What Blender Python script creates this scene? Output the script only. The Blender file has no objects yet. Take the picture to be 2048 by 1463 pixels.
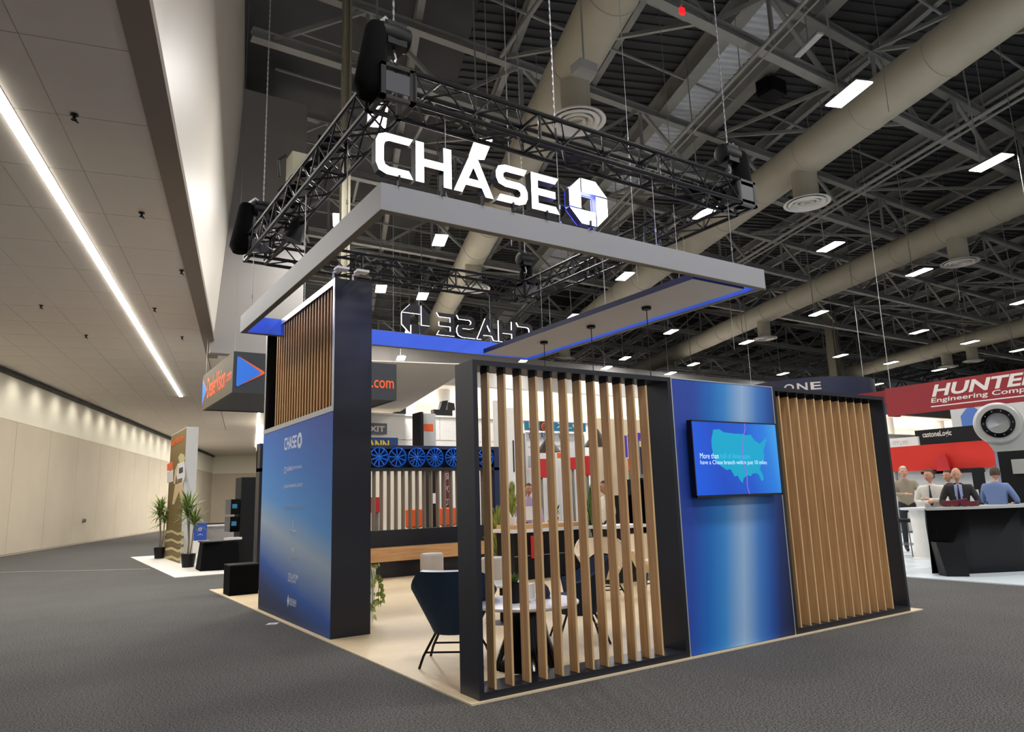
import bpy, bmesh, math, random
from mathutils import Vector, Matrix
random.seed(11)
sc = bpy.context.scene
COL = sc.collection
V3 = Vector
# ------------------------------------------------------------------ camera
CP = V3((-2.6928, -4.6025, 1.3945)); YAW, PIT, ROL, FPX = .5856, .1828, -.0315, 1427.44
_f = V3((math.sin(YAW)*math.cos(PIT), math.cos(YAW)*math.cos(PIT), math.sin(PIT)))
_r0 = V3((math.cos(YAW), -math.sin(YAW), 0)); _u0 = _r0.cross(_f)
_c, _s = math.cos(ROL), math.sin(ROL)
RV = _c*_r0 + _s*_u0; UV = -_s*_r0 + _c*_u0
cd = bpy.data.cameras.new('camera'); cam = bpy.data.objects.new('camera', cd); COL.objects.link(cam)
cam.matrix_world = Matrix(((RV.x, UV.x, -_f.x, CP.x), (RV.y, UV.y, -_f.y, CP.y), (RV.z, UV.z, -_f.z, CP.z), (0, 0, 0, 1)))
cd.sensor_width = 36; cd.lens = 36*FPX/2048; cd.clip_end = 400; cd.clip_start = .05
sc.camera = cam
# ------------------------------------------------------------------ exposure, world
sc.view_settings.view_transform = 'Standard'; sc.view_settings.look = 'None'
sc.view_settings.gamma = 1; sc.view_settings.use_curve_mapping = False
sc.view_settings.exposure = 0.45
w = bpy.data.worlds.new('world'); sc.world = w; w.use_nodes = True
w.node_tree.nodes['Background'].inputs[0].default_value = (.90, .93, 1, 1)
w.node_tree.nodes['Background'].inputs[1].default_value = .5

def ray(u, v): return (u-1024)/FPX*RV + (731.5-v)/FPX*UV + _f
def onz(u, v, z): d = ray(u, v); return CP + d*((z-CP.z)/d.z)
def ony(u, v, y): d = ray(u, v); return CP + d*((y-CP.y)/d.y)
def onx(u, v, x): d = ray(u, v); return CP + d*((x-CP.x)/d.x)

def area(name, loc, sx, sy, power, rot=(0, 0, 0), color=(1, 1, 1), spread=math.pi):
    l = bpy.data.lights.new(name, 'AREA'); l.shape = 'RECTANGLE'; l.size = sx; l.size_y = sy
    l.energy = power; l.color = color; l.spread = spread
    o = bpy.data.objects.new(name, l); o.location = loc; o.rotation_euler = rot; COL.objects.link(o); return o
def spot(name, loc, target, power, ang=60, blend=.6, color=(1, 1, 1), rad=.05):
    l = bpy.data.lights.new(name, 'SPOT'); l.energy = power; l.spot_size = math.radians(ang); l.spot_blend = blend
    l.color = color; l.shadow_soft_size = rad
    o = bpy.data.objects.new(name, l); o.location = loc
    o.rotation_euler = (V3(target)-V3(loc)).to_track_quat('-Z', 'Y').to_euler(); COL.objects.link(o); return o
AZ = math.radians(20); DV = V3((math.sin(AZ), math.cos(AZ), 0)); PV = V3((math.cos(AZ), -math.sin(AZ), 0))
# high bay lamps: the pixel each is seen at, unprojected on its hanging height
LAMPZ = 9.8
ROWS = [[(1697, 188), (1982, 325)], [(755, 230), (960, 298), (1412, 425), (1661, 493), (1838, 544), (2045, 603)],
        [(680, 440), (880, 480), (1250, 552), (1637, 626), (1838, 663), (1940, 684), (2037, 700)],
        [(762, 577), (845, 592), (1147, 633), (1342, 663), (1493, 684), (1681, 711), (1782, 725), (1878, 739)],
        [(820, 660), (1250, 716), (1387, 728), (1566, 747), (1755, 768)], [(802, 716), (1048, 720), (1213, 735), (1341, 746), (1696, 775)]]
LAMPS = [[onz(u, v, LAMPZ) if k < 5 else ony(u, v, 28.4) for u, v in r] for k, r in enumerate(ROWS)]
OFFCAM = [V3((x, y, LAMPZ)) for y in (-3, -9.1) for x in (-.5, 5.5, 11.8, 18)]
LP = 175
for r in LAMPS:
    for p in r: area('high_bay_light', (p.x, p.y, p.z-.06), .4, 1.0, LP, (0, 0, -AZ), (1, .98, .95))
ADDED_BACKROW = [V3((x, y, LAMPZ)) for y in (40, 54) for x in (14, 30, 48, 68)]  # unseen lamps added beyond the gallery to brighten the far roof
for p in ADDED_BACKROW: area('high_bay_light', (p.x, p.y, LAMPZ-.06), .4, 1.0, LP*3, (0, 0, -AZ), (1, .98, .95))  # added unseen lamps, stronger than the others, to brighten the far roof
for p in OFFCAM: area('high_bay_light', (p.x, p.y, LAMPZ-.06), .4, 1.0, LP, (0, 0, -AZ), (1, .98, .95))

# ------------------------------------------------------------------ materials
def lin(c):
    return tuple(((x/255)/12.92 if x <= 10 else ((x/255+.055)/1.055)**2.4) for x in c)
MATS = {}
def mat(name, c, rough=.6, metal=0, emit=0, var=.0, scale=8, bump=0, bscale=None, alpha=1, trans=0, spec=.5):
    m = bpy.data.materials.new(name); m.use_nodes = True; n = m.node_tree.nodes; L = m.node_tree.links
    b = n['Principled BSDF']; c4 = (*lin(c), 1)
    b.inputs['Base Color'].default_value = c4; b.inputs['Roughness'].default_value = rough; b.inputs['Metallic'].default_value = metal
    b.inputs['Specular IOR Level'].default_value = spec
    if trans: b.inputs['Transmission Weight'].default_value = trans
    if emit:
        b.inputs['Emission Color'].default_value = c4; b.inputs['Emission Strength'].default_value = emit
    if var or bump:
        tc = n.new('ShaderNodeTexCoord'); nz = n.new('ShaderNodeTexNoise'); nz.inputs['Scale'].default_value = scale; nz.inputs['Detail'].default_value = 5
        L.new(tc.outputs['Object'], nz.inputs['Vector'])
        if var:
            r = n.new('ShaderNodeValToRGB'); r.color_ramp.elements[0].position = .3; r.color_ramp.elements[1].position = .7
            a = lin(c); r.color_ramp.elements[0].color = tuple(x*(1-var) for x in a)+(1,); r.color_ramp.elements[1].color = tuple(min(1, x*(1+var)) for x in a)+(1,)
            L.new(nz.outputs['Fac'], r.inputs['Fac']); L.new(r.outputs['Color'], b.inputs['Base Color'])
        if bump:
            n2 = nz
            if bscale:
                n2 = n.new('ShaderNodeTexNoise'); n2.inputs['Scale'].default_value = bscale; L.new(tc.outputs['Object'], n2.inputs['Vector'])
            bp = n.new('ShaderNodeBump'); bp.inputs['Strength'].default_value = bump; bp.inputs['Distance'].default_value = .02
            L.new(n2.outputs['Fac'], bp.inputs['Height']); L.new(bp.outputs['Normal'], b.inputs['Normal'])
    MATS[name] = m; return m
def ramp_mat(name, w3, off, stops, rough=.45, emit=0, noise=0):
    """print whose colour runs along a direction of the piece's own bounding box"""
    m = bpy.data.materials.new(name); m.use_nodes = True; n = m.node_tree.nodes; L = m.node_tree.links; b = n['Principled BSDF']
    tc = n.new('ShaderNodeTexCoord'); dp = n.new('ShaderNodeVectorMath'); dp.operation = 'DOT_PRODUCT'; dp.inputs[1].default_value = w3
    src = tc.outputs['Generated']
    L.new(src, dp.inputs[0]); ad = n.new('ShaderNodeMath'); ad.inputs[1].default_value = off; L.new(dp.outputs['Value'], ad.inputs[0])
    last = ad.outputs[0]
    if noise:
        nz = n.new('ShaderNodeTexNoise'); nz.inputs['Scale'].default_value = 2.2; L.new(src, nz.inputs['Vector'])
        ma = n.new('ShaderNodeMath'); ma.operation = 'MULTIPLY_ADD'; ma.inputs[1].default_value = noise; L.new(nz.outputs['Fac'], ma.inputs[0]); L.new(last, ma.inputs[2]); last = ma.outputs[0]
    r = n.new('ShaderNodeValToRGB'); e = r.color_ramp.elements
    for i, (p, c) in enumerate(stops):
        k = e[i] if i < 2 else e.new(p)
        k.position = p; k.color = (*lin(c), 1)
    L.new(last, r.inputs['Fac']); L.new(r.outputs['Color'], b.inputs['Base Color']); b.inputs['Roughness'].default_value = rough
    if emit: L.new(r.outputs['Color'], b.inputs['Emission Color']); b.inputs['Emission Strength'].default_value = emit
    MATS[name] = m; return m
def wood_mat(name, c1, c2, scale=(30, 30, 1.2), rough=.5):
    m = bpy.data.materials.new(name); m.use_nodes = True; n = m.node_tree.nodes; L = m.node_tree.links; b = n['Principled BSDF']
    tc = n.new('ShaderNodeTexCoord'); mp = n.new('ShaderNodeMapping'); mp.inputs['Scale'].default_value = scale
    oi = n.new('ShaderNodeObjectInfo'); va = n.new('ShaderNodeVectorMath'); L.new(tc.outputs['Object'], va.inputs[0]); L.new(oi.outputs['Random'], va.inputs[1])
    L.new(va.outputs[0], mp.inputs['Vector']); nz = n.new('ShaderNodeTexNoise'); nz.inputs['Scale'].default_value = 1.6; nz.inputs['Detail'].default_value = 6
    L.new(mp.outputs[0], nz.inputs['Vector']); r = n.new('ShaderNodeValToRGB'); r.color_ramp.elements[0].position = .3; r.color_ramp.elements[1].position = .72
    r.color_ramp.elements[0].color = (*lin(c1), 1); r.color_ramp.elements[1].color = (*lin(c2), 1)
    L.new(nz.outputs['Fac'], r.inputs['Fac']); L.new(r.outputs['Color'], b.inputs['Base Color']); b.inputs['Roughness'].default_value = rough
    MATS[name] = m; return m
def carpet_mat():
    m = bpy.data.materials.new('carpet'); m.use_nodes = True; n = m.node_tree.nodes; L = m.node_tree.links; b = n['Principled BSDF']
    tc = n.new('ShaderNodeTexCoord')
    n1 = n.new('ShaderNodeTexNoise'); n1.inputs['Scale'].default_value = 75; n1.inputs['Detail'].default_value = 3; n1.inputs['Roughness'].default_value = .8
    n2 = n.new('ShaderNodeTexNoise'); n2.inputs['Scale'].default_value = 1.3; n2.inputs['Detail'].default_value = 4
    for x in (n1, n2): L.new(tc.outputs['Object'], x.inputs['Vector'])
    r1 = n.new('ShaderNodeValToRGB'); e = r1.color_ramp.elements; e[0].position = .42; e[1].position = .60
    e[0].color = (*lin((58, 57, 56)), 1); e[1].color = (*lin((120, 118, 116)), 1)
    r2 = n.new('ShaderNodeValToRGB'); r2.color_ramp.elements[0].color = (.82, .82, .82, 1); r2.color_ramp.elements[1].color = (1.1, 1.1, 1.1, 1)
    mx = n.new('ShaderNodeMixRGB'); mx.blend_type = 'MULTIPLY'; mx.inputs[0].default_value = 1
    L.new(n1.outputs['Fac'], r1.inputs['Fac']); L.new(n2.outputs['Fac'], r2.inputs['Fac'])
    L.new(r1.outputs['Color'], mx.inputs[1]); L.new(r2.outputs['Color'], mx.inputs[2]); L.new(mx.outputs[0], b.inputs['Base Color'])
    bp = n.new('ShaderNodeBump'); bp.inputs['Strength'].default_value = .5; bp.inputs['Distance'].default_value = .01
    L.new(n1.outputs['Fac'], bp.inputs['Height']); L.new(bp.outputs['Normal'], b.inputs['Normal']); b.inputs['Roughness'].default_value = .95
    b.inputs['Specular IOR Level'].default_value = .1
    MATS['carpet'] = m; return m
carpet_mat()
mat('dark_paint', (24, 26, 36), .38, var=.06, scale=3)
mat('black_paint', (11, 11, 14), .5, spec=.3)
mat('black_gloss', (4, 4, 6), .12, spec=.25)
mat('black_cloth', (9, 9, 11), .9, var=.15, scale=20, spec=.1)
mat('white_paint', (234, 230, 224), .6, var=.03)
mat('white_cloth', (228, 226, 224), .8)
mat('low_ceiling', (222, 214, 204), .85, var=.03, scale=.6)
mat('tile_joint', (176, 168, 158), .9)
mat('wall_tan', (194, 182, 162), .8, var=.04, scale=.7)
mat('wall_cream', (228, 222, 204), .8, var=.03, scale=.7)
mat('soffit', (140, 128, 116), .85)
mat('header_wall', (214, 206, 194), .45, var=.02, scale=.5)
mat('gray_wall', (150, 146, 142), .8, var=.04, scale=.4)
mat('steel', (146, 146, 142), .6, .0, var=.08, scale=2)
mat('steel_dark', (120, 119, 114), .65, var=.08, scale=2)
mat('deck', (64, 64, 66), .75, var=.1, scale=1)
mat('galvanised', (238, 242, 248), .5, 0, var=.06, scale=2)
mat('duct', (176, 170, 152), .6, var=.04, scale=1.5)
mat('diffuser', (225, 222, 216), .5)
mat('lamp_body', (120, 120, 120), .5)
mat('lens', (255, 252, 244), .5, emit=7)
mat('strip_lens', (255, 250, 240), .5, emit=6)
mat('alu', (196, 198, 200), .35, .6)
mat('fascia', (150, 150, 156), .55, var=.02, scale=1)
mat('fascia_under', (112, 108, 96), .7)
mat('fascia_blue', (70, 112, 255), .6, emit=.16)
mat('navy_edge', (26, 34, 78), .5)
mat('soffit_panel', (168, 166, 168), .5)
mat('truss_black', (30, 30, 33), .38, .3)
mat('chrome', (150, 150, 154), .35, .6)
mat('cable', (30, 30, 32), .6)
mat('wire', (150, 150, 150), .4, .5)
mat('sign_white', (255, 255, 255), .5, emit=2.6)
mat('sign_back', (24, 25, 38), .5)
mat('sign_blue', (60, 70, 255), .5, emit=2.0)
mat('floor_tan', (216, 194, 158), .45, var=.05, scale=2.5)
mat('trim_tan', (222, 204, 172), .5)
wood_mat('oak', (164, 126, 84), (200, 160, 112))
wood_mat('oak_edge', (204, 166, 116), (224, 190, 140))
wood_mat('oak_dark', (160, 104, 46), (206, 146, 72))
wood_mat('oak_seat', (190, 140, 92), (222, 174, 122), (1.2, 30, 30))
mat('slat_gray', (128, 112, 98), .6)
mat('wheel_blue', (20, 110, 230), .3, .2)
mat('wheel_back', (10, 24, 60), .6)
mat('post_blue', (22, 40, 84), .5)
mat('navy_fabric', (22, 44, 66), .85, var=.1, scale=30)
mat('rim_white', (225, 226, 230), .6)
mat('cream_fabric', (226, 206, 176), .85, var=.04, scale=30)
mat('gray_fabric', (176, 172, 168), .9, var=.05, scale=30)
mat('white_top', (228, 226, 226), .35)
mat('leaf', (92, 120, 52), .6, var=.3, scale=15)
mat('leaf_pale', (140, 150, 70), .6, var=.3, scale=12)
mat('leaf_dark', (62, 88, 50), .6, var=.3, scale=12)
mat('stem', (126, 112, 86), .8)
mat('soil', (60, 46, 36), .95)
mat('red', (190, 32, 38), .6)
mat('red_band', (206, 38, 22), .6)
mat('hunter_red', (134, 22, 32), .6, var=.06, scale=.8)
mat('sign_text', (214, 206, 200), .6)
mat('orange', (240, 96, 34), .6)
mat('olive', (74, 64, 40), .7)
mat('dv_dark', (44, 47, 54), .6)
mat('dv_under', (34, 34, 36), .7)
mat('dv_blue', (40, 120, 236), .5)
mat('graphic_tan', (206, 180, 140), .7)
mat('graphic_white', (214, 212, 214), .7)
mat('stripe_light', (190, 176, 130), .8)
mat('stripe_dark', (112, 94, 56), .8)
mat('pale_floor', (226, 222, 214), .5)
mat('hunter_floor', (222, 232, 238), .3)
mat('bag_blue', (36, 78, 176), .5)
mat('gray_metal', (176, 176, 172), .4, .2)
mat('light_gray', (200, 200, 200), .6)
mat('teal', (34, 118, 150), .6)
mat('deep_blue', (28, 70, 136), .6)
mat('brown_dark', (74, 40, 24), .6)
mat('purple', (84, 52, 176), .6)
mat('navy', (30, 34, 62), .6)
mat('maroon', (104, 34, 44), .7)
mat('yellow', (246, 214, 40), .6)
mat('exit_gray', (92, 96, 100), .6)
mat('steel_col', (150, 144, 124), .6)
mat('skin', (206, 152, 124), .55)
mat('skin_tan', (190, 136, 108), .55)
mat('hair_dark', (40, 28, 22), .7)
mat('hair_gray', (190, 184, 176), .7)
mat('hair_brown', (70, 52, 38), .7)
mat('shirt_white', (224, 220, 208), .8)
mat('shirt_blue', (112, 134, 180), .8)
mat('shirt_pale', (160, 172, 206), .8)
mat('jacket_tan', (150, 138, 118), .8)
mat('suit', (36, 34, 36), .8)
mat('trousers', (34, 36, 44), .85)
mat('shoe', (20, 18, 18), .5)
mat('tie', (44, 44, 86), .6)
mat('mauve', (176, 160, 196), .8)
mat('eye', (20, 16, 14), .2)
mat('mouth', (150, 84, 76), .5)
mat('print_blue_man', (84, 118, 190), .7)
mat('tv_black', (10, 10, 12), .25)
mat('tv_map', (0, 150, 186), .4, emit=.45)
mat('tv_text', (190, 222, 250), .4, emit=.6)
mat('tv_text_faint', (60, 176, 204), .4, emit=.5)
mat('tv_line', (130, 100, 210), .4, emit=.4)
mat('print_white', (215, 222, 238), .5)
mat('print_pale', (150, 182, 214), .5)
mat('print_gray', (176, 182, 190), .5)
mat('tape', (190, 184, 150), .6)
mat('shade', (92, 78, 66), .5)
mat('plate', (74, 74, 80), .4, .4)
mat('power_beige', (168, 162, 134), .6)
mat('exit_red', (230, 20, 24), .5, emit=1.6)
mat('pipe_red', (120, 30, 34), .5)
ramp_mat('panel_print', (1/1.2, 0, -.2/1.2), .2/1.2, [(.0, (42, 70, 172)), (.17, (34, 76, 178)), (.30, (12, 112, 204)), (.42, (56, 146, 222)), (.57, (160, 196, 236)), (.70, (66, 132, 212)), (.80, (28, 88, 176)), (.88, (24, 48, 112)), (1, (18, 22, 46))], .6)
ramp_mat('tower_print', (0, -.22/1.2, 1/1.2), .17, [(.0, (36, 38, 50)), (.14, (40, 56, 100)), (.24, (44, 90, 172)), (.43, (160, 178, 196)), (.56, (90, 154, 218)), (.74, (70, 128, 206)), (1, (60, 86, 172))], .65, noise=.04)
ramp_mat('tv_screen', (.9, 0, .1), 0, [(0, (0, 78, 200)), (.3, (2, 62, 172)), (.6, (0, 74, 180)), (.85, (16, 108, 196)), (1, (50, 140, 206))], .2, emit=.5)
ramp_mat('olive_print', (0, 0, 1), 0, [(0, (120, 100, 56)), (.3, (104, 86, 30)), (.7, (112, 92, 40)), (1, (124, 104, 60))], .7)

# ------------------------------------------------------------------ geometry helpers
WL = {}
class G:
    def __init__(s): s.v = []; s.f = []; s.m = []; s.ms = []
    def mi(s, m):
        if m not in s.ms: s.ms.append(m)
        return s.ms.index(m)
    def face(s, pts, m):
        k = len(s.v); s.v += [V3(p) for p in pts]; s.f.append(list(range(k, k+len(pts)))); s.m.append(s.mi(m)); return s
    def hexa(s, p, m):   # p: bottom 4 ccw, top 4
        k = len(s.v); s.v += [V3(q) for q in p]; i = s.mi(m)
        for f in ((3, 2, 1, 0), (4, 5, 6, 7), (0, 1, 5, 4), (1, 2, 6, 5), (2, 3, 7, 6), (3, 0, 4, 7)): s.f.append([k+x for x in f]); s.m.append(i)
        return s
    def box(s, x0, x1, y0, y1, z0, z1, m):
        return s.hexa([(x0, y0, z0), (x1, y0, z0), (x1, y1, z0), (x0, y1, z0), (x0, y0, z1), (x1, y0, z1), (x1, y1, z1), (x0, y1, z1)], m)
    def bar(s, a, b, wdt, hgt, m, up=(0, 0, 1)):
        a, b = V3(a), V3(b); d = (b-a).normalized(); up = V3(up)
        if abs(d.dot(up)) > .98: up = V3((1, 0, 0))
        sd = d.cross(up).normalized(); u = sd.cross(d)
        q = lambda c: [c-sd*wdt/2-u*hgt/2, c+sd*wdt/2-u*hgt/2, c+sd*wdt/2+u*hgt/2, c-sd*wdt/2+u*hgt/2]
        return s.hexa(q(a)+q(b), m)
    def tube(s, pts, r, m, n=6, cap=True):
        pts = [V3(p) for p in pts]; k0 = len(s.v); i = s.mi(m); N = len(pts); prev = None
        for j, p in enumerate(pts):
            d = (pts[min(j+1, N-1)]-pts[max(j-1, 0)]).normalized()
            if prev is None: prev = d.orthogonal().normalized()
            a = (prev-d*prev.dot(d)); a = a.normalized() if a.length > 1e-6 else d.orthogonal().normalized(); prev = a; b = d.cross(a)
            rr = r[j] if isinstance(r, (list, tuple)) else r
            for t in range(n): s.v.append(p+(a*math.cos(2*math.pi*t/n)+b*math.sin(2*math.pi*t/n))*rr)
        for j in range(N-1):
            for t in range(n):
                t2 = (t+1) % n; s.f.append([k0+j*n+t, k0+j*n+t2, k0+(j+1)*n+t2, k0+(j+1)*n+t]); s.m.append(i)
        if cap:
            s.f.append([k0+t for t in range(n)][::-1]); s.m.append(i); s.f.append([k0+(N-1)*n+t for t in range(n)]); s.m.append(i)
        return s
    def lathe(s, prof, c, m, n=20, ax=None, cap=True):
        c = V3(c); ax = V3(ax or (0, 0, 1)).normalized(); a = ax.orthogonal().normalized(); b = ax.cross(a); k0 = len(s.v); i = s.mi(m)
        for r, z in prof:
            for t in range(n): s.v.append(c+ax*z+(a*math.cos(2*math.pi*t/n)+b*math.sin(2*math.pi*t/n))*r)
        for j in range(len(prof)-1):
            for t in range(n):
                t2 = (t+1) % n; s.f.append([k0+j*n+t, k0+j*n+t2, k0+(j+1)*n+t2, k0+(j+1)*n+t]); s.m.append(i)
        if cap:
            if prof[0][0] > 1e-4: s.f.append([k0+t for t in range(n)][::-1]); s.m.append(i)
            if prof[-1][0] > 1e-4: s.f.append([k0+(len(prof)-1)*n+t for t in range(n)]); s.m.append(i)
        return s
    def prism(s, poly, o, u, v, d, m, mside=None, mback=None):
        """poly in (u,v) plane ccw, front face at o looking along u x v, extruded back by d"""
        o, u, v = V3(o), V3(u), V3(v); nrm = u.cross(v).normalized(); n = len(poly); k = len(s.v)
        for x, y in poly: s.v.append(o+u*x+v*y)
        for x, y in poly: s.v.append(o+u*x+v*y-nrm*d)
        s.f.append(list(range(k, k+n))); s.m.append(s.mi(m))
        s.f.append([k+n+t for t in range(n)][::-1]); s.m.append(s.mi(mback or mside or m))
        for t in range(n):
            t2 = (t+1) % n; s.f.append([k+t, k+n+t, k+n+t2, k+t2]); s.m.append(s.mi(mside or m))
        return s
    def text(s, txt, o, u, v, wd, ht, m, depth=.004, shear=0, bold=0):
        """flat letters filling a wd x ht box whose lower left corner is o"""
        cu = bpy.data.curves.new('t', 'FONT'); cu.body = txt; cu.extrude = 0; cu.shear = shear; cu.offset = bold; cu.resolution_u = 3
        ob = bpy.data.objects.new('t', cu); me = ob.to_mesh(); vs = [x.co.copy() for x in me.vertices]; fs = [list(p.vertices) for p in me.polygons]
        ob.to_mesh_clear(); bpy.data.objects.remove(ob); bpy.data.curves.remove(cu)
        if not vs: return s
        x0 = min(p.x for p in vs); x1 = max(p.x for p in vs); y0 = min(p.y for p in vs); y1 = max(p.y for p in vs)
        o, u, v = V3(o), V3(u).normalized(), V3(v).normalized(); nrm = u.cross(v); k = len(s.v); i = s.mi(m)
        for p in vs: s.v.append(o+u*((p.x-x0)/max(1e-6, x1-x0)*wd)+v*((p.y-y0)/max(1e-6, y1-y0)*ht)+nrm*depth)
        for f in fs: s.f.append([k+t for t in f]); s.m.append(i)
        return s
    def addm(s, vs, fs, m, M=None):
        k = len(s.v); i = s.mi(m); s.v += [(M @ V3(p)) if M else V3(p) for p in vs]
        for f in fs: s.f.append([k+t for t in f]); s.m.append(i)
        return s
    def obj(s, name, parent=None, smooth=False, mesh=None):
        off = WL.get(parent.name, V3()) if parent else V3()
        if mesh is None:
            mesh = bpy.data.meshes.new(name); mesh.from_pydata([p-off for p in s.v], [], s.f)
            for q in s.ms: mesh.materials.append(MATS[q])
            mesh.polygons.foreach_set('material_index', s.m)
            if smooth: mesh.polygons.foreach_set('use_smooth', [True]*len(mesh.polygons)); mesh.set_sharp_from_angle(angle=math.radians(40))
            mesh.update()
        o = bpy.data.objects.new(name, mesh); COL.objects.link(o)
        if parent: o.parent = parent
        WL[o.name] = V3(off); return o
def thing(name, label, cat, loc=(0, 0, 0), group=None):
    o = bpy.data.objects.new(name, None); COL.objects.link(o); o.location = loc; o.empty_display_size = .1
    o['label'] = label; o['category'] = cat
    if group: o['group'] = group
    WL[o.name] = V3(loc); return o
def tag(o, label, cat, group=None):
    o['label'] = label; o['category'] = cat
    if group: o['group'] = group
    return o
def struct(o): o['kind'] = 'structure'; return o
def stuff(o): o['kind'] = 'stuff'; return o
def dup(root, loc, rz=None, label=None, group=None):
    r = root.copy(); COL.objects.link(r); r.location = loc
    if rz is not None: r.rotation_euler = (0, 0, rz)
    if label: r['label'] = label
    if group: r['group'] = group
    for ch in list(root.children):
        c = ch.copy(); COL.objects.link(c); c.parent = r
        for g in list(ch.children):
            d = g.copy(); COL.objects.link(d); d.parent = c
    return r
def piece(mesh_obj, name, parent, loc):
    """another copy of a piece already built (shared mesh), moved by loc"""
    o = bpy.data.objects.new(name, mesh_obj.data); COL.objects.link(o); o.parent = parent; o.location = loc; return o
X, Y, Z = V3((1, 0, 0)), V3((0, 1, 0)), V3((0, 0, 1))
ORD = ['first', 'second', 'third', 'fourth', 'fifth', 'sixth', 'seventh', 'eighth', 'ninth', 'tenth', 'eleventh', 'twelfth']

# ================================================================== HALL
g = G(); g.box(-40, 110, -40, 90, -.1, 0, 'carpet'); struct(g.obj('floor'))
# --- left wall: movable panels below, cream plaster above
W0, W1 = V3((-6.6, 16.6, 0)), V3((11.2, 68, 0)); wd = (W1-W0).normalized(); wn = V3((wd.y, -wd.x, 0))
g = G(); a, b = W0, W1
g.hexa([a, b, b-wn*.3, a-wn*.3, a+Z*6.1, b+Z*6.1, b-wn*.3+Z*6.1, a-wn*.3+Z*6.1], 'wall_tan'); wl = struct(g.obj('wall_left'))
g = G(); o = wn*.012
g.hexa([a+Z*4.55, a+o+Z*4.55, b+o+Z*4.55, b+Z*4.55, a+Z*6.02, a+o+Z*6.02, b+o+Z*6.02, b+Z*6.02], 'wall_cream'); g.obj('upper_band', wl)
n = 17; L = (W1-W0).length/n
for i in range(n):
    p, q = W0+wd*(i*L+.012), W0+wd*((i+1)*L-.012)
    g = G(); g.hexa([p+Z*.05, p+o*1.6+Z*.05, q+o*1.6+Z*.05, q+Z*.05, p+Z*4.53, p+o*1.6+Z*4.53, q+o*1.6+Z*4.53, q+Z*4.53], 'wall_tan'); g.obj('wall_panel', wl)
g = G(); g.hexa([a+Z*6.03+wn*.01, a+wn*.16+Z*6.03, b+wn*.16+Z*6.03, b+wn*.01+Z*6.03, a+wn*.01+Z*6.14, a+wn*.16+Z*6.14, b+wn*.16+Z*6.14, b+wn*.01+Z*6.14], 'black_paint'); struct(g.obj('trim_1'))
for i in range(20):
    p = W0+wd*(3+i*2.0)+wn*.8+Z*6.1
    spot('wall_washer_light', p, p-wn*.75-Z*1.5, 34, 120, 1, (1, .96, .86), .15)
g = G(); p = W0+wd*17.4+wn*.02+Z*1.0; g.box(p.x-.12, p.x+.12, p.y-.05, p.y+.05, p.z-.07, p.z+.07, 'black_paint'); g.lathe([(.09, 0), (.06, .12)], p, 'steel_dark', 8, wn)
tag(g.obj('wall_outlet_box'), 'small dark outlet box on the tan wall low down', 'outlet box')
# --- far end wall of the low hall
fb0 = W1-wd*.4; g = G(); e0, e1 = fb0-X*3, fb0+V3((40, -9.5, 0))
g.hexa([e0, e1, e1+Y*.3, e0+Y*.3, e0+Z*4.5, e1+Z*4.5, e1+Y*.3+Z*4.5, e0+Y*.3+Z*4.5], 'wall_tan')
g.hexa([e0+Z*4.5, e1+Z*4.5, e1+Y*.3+Z*4.5, e0+Y*.3+Z*4.5, e0+Z*6.2, e1+Z*6.2, e1+Y*.3+Z*6.2, e0+Y*.3+Z*6.2], 'wall_cream'); struct(g.obj('wall_back'))
# --- low ceiling with its tiles
HB = [V3((-4.6, -8, 0)), V3((-2.385, 2.45, 0)), V3((1.75, 20.3, 0))]  # soffit inner edge
hd = (HB[2]-HB[1]).normalized(); hp = V3((hd.y, -hd.x, 0))
ang = math.atan2(hd.x, hd.y)
S0 = HB[1]-hd*12; S1 = HB[1]+hd*17.4
LCZ = 6.2
g = G(); q = [S0, S1, S1+X*4.5, V3((18, 72, 0)), V3((-12, 76, 0)), V3((-26, 20, 0)), V3((-26, -10, 0))]
g.prism([(p.x, -p.y) for p in q][::-1][::-1], V3((0, 0, LCZ+.03)), X, -Y, .2, 'tile_joint'); lc = struct(g.obj('ceiling'))
TW, TL = 1.02, 1.62
proto = None; c = 0
for i in range(10):
    for j in range(28):
        p0 = HB[1]-hp*(.01+TW*(i+1))+hd*(-4+TL*j)
        if proto is None:
            g = G(); pts = [V3((0, 0, 0)), hp*(TW-.007), hp*(TW-.007)+hd*(TL-.012), hd*(TL-.012)]
            g.hexa([p for p in pts]+[p+Z*.04 for p in pts], 'low_ceiling'); proto = g.obj('ceiling_tile', lc); proto.location = p0+Z*(LCZ-.012)
        else: piece(proto, 'ceiling_tile', lc, p0+Z*(LCZ-.012))
g = G()   # plain plaster beyond the tiles
k0 = HB[1]-hp*(TW*10+.02)+hd*-4; k1 = k0+hd*(TL*28)
g.hexa([p+Z*(LCZ-.012) for p in (k0, k0-hp*20, k1-hp*20, k1)]+[p+Z*(LCZ+.02) for p in (k0, k0-hp*20, k1-hp*20, k1)], 'low_ceiling')
k2 = HB[1]+hd*(TL*28-4)+hp*.0
pts = [HB[1]+hd*(TL*28-4)-hp*30, HB[1]+hd*(TL*28-4)+hp*14, HB[1]+hd*80+hp*14, HB[1]+hd*80-hp*30]
g.hexa([p+Z*(LCZ-.012) for p in pts]+[p+Z*(LCZ+.02) for p in pts], 'low_ceiling')
pts = [S1+hp*.02, S1+hp*9, S1+hd*23.93+hp*9, S1+hd*23.93+hp*.02]
g.hexa([p+Z*(LCZ-.012) for p in pts]+[p+Z*(LCZ+.02) for p in pts], 'low_ceiling'); g.obj('plaster_field', lc)
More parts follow.
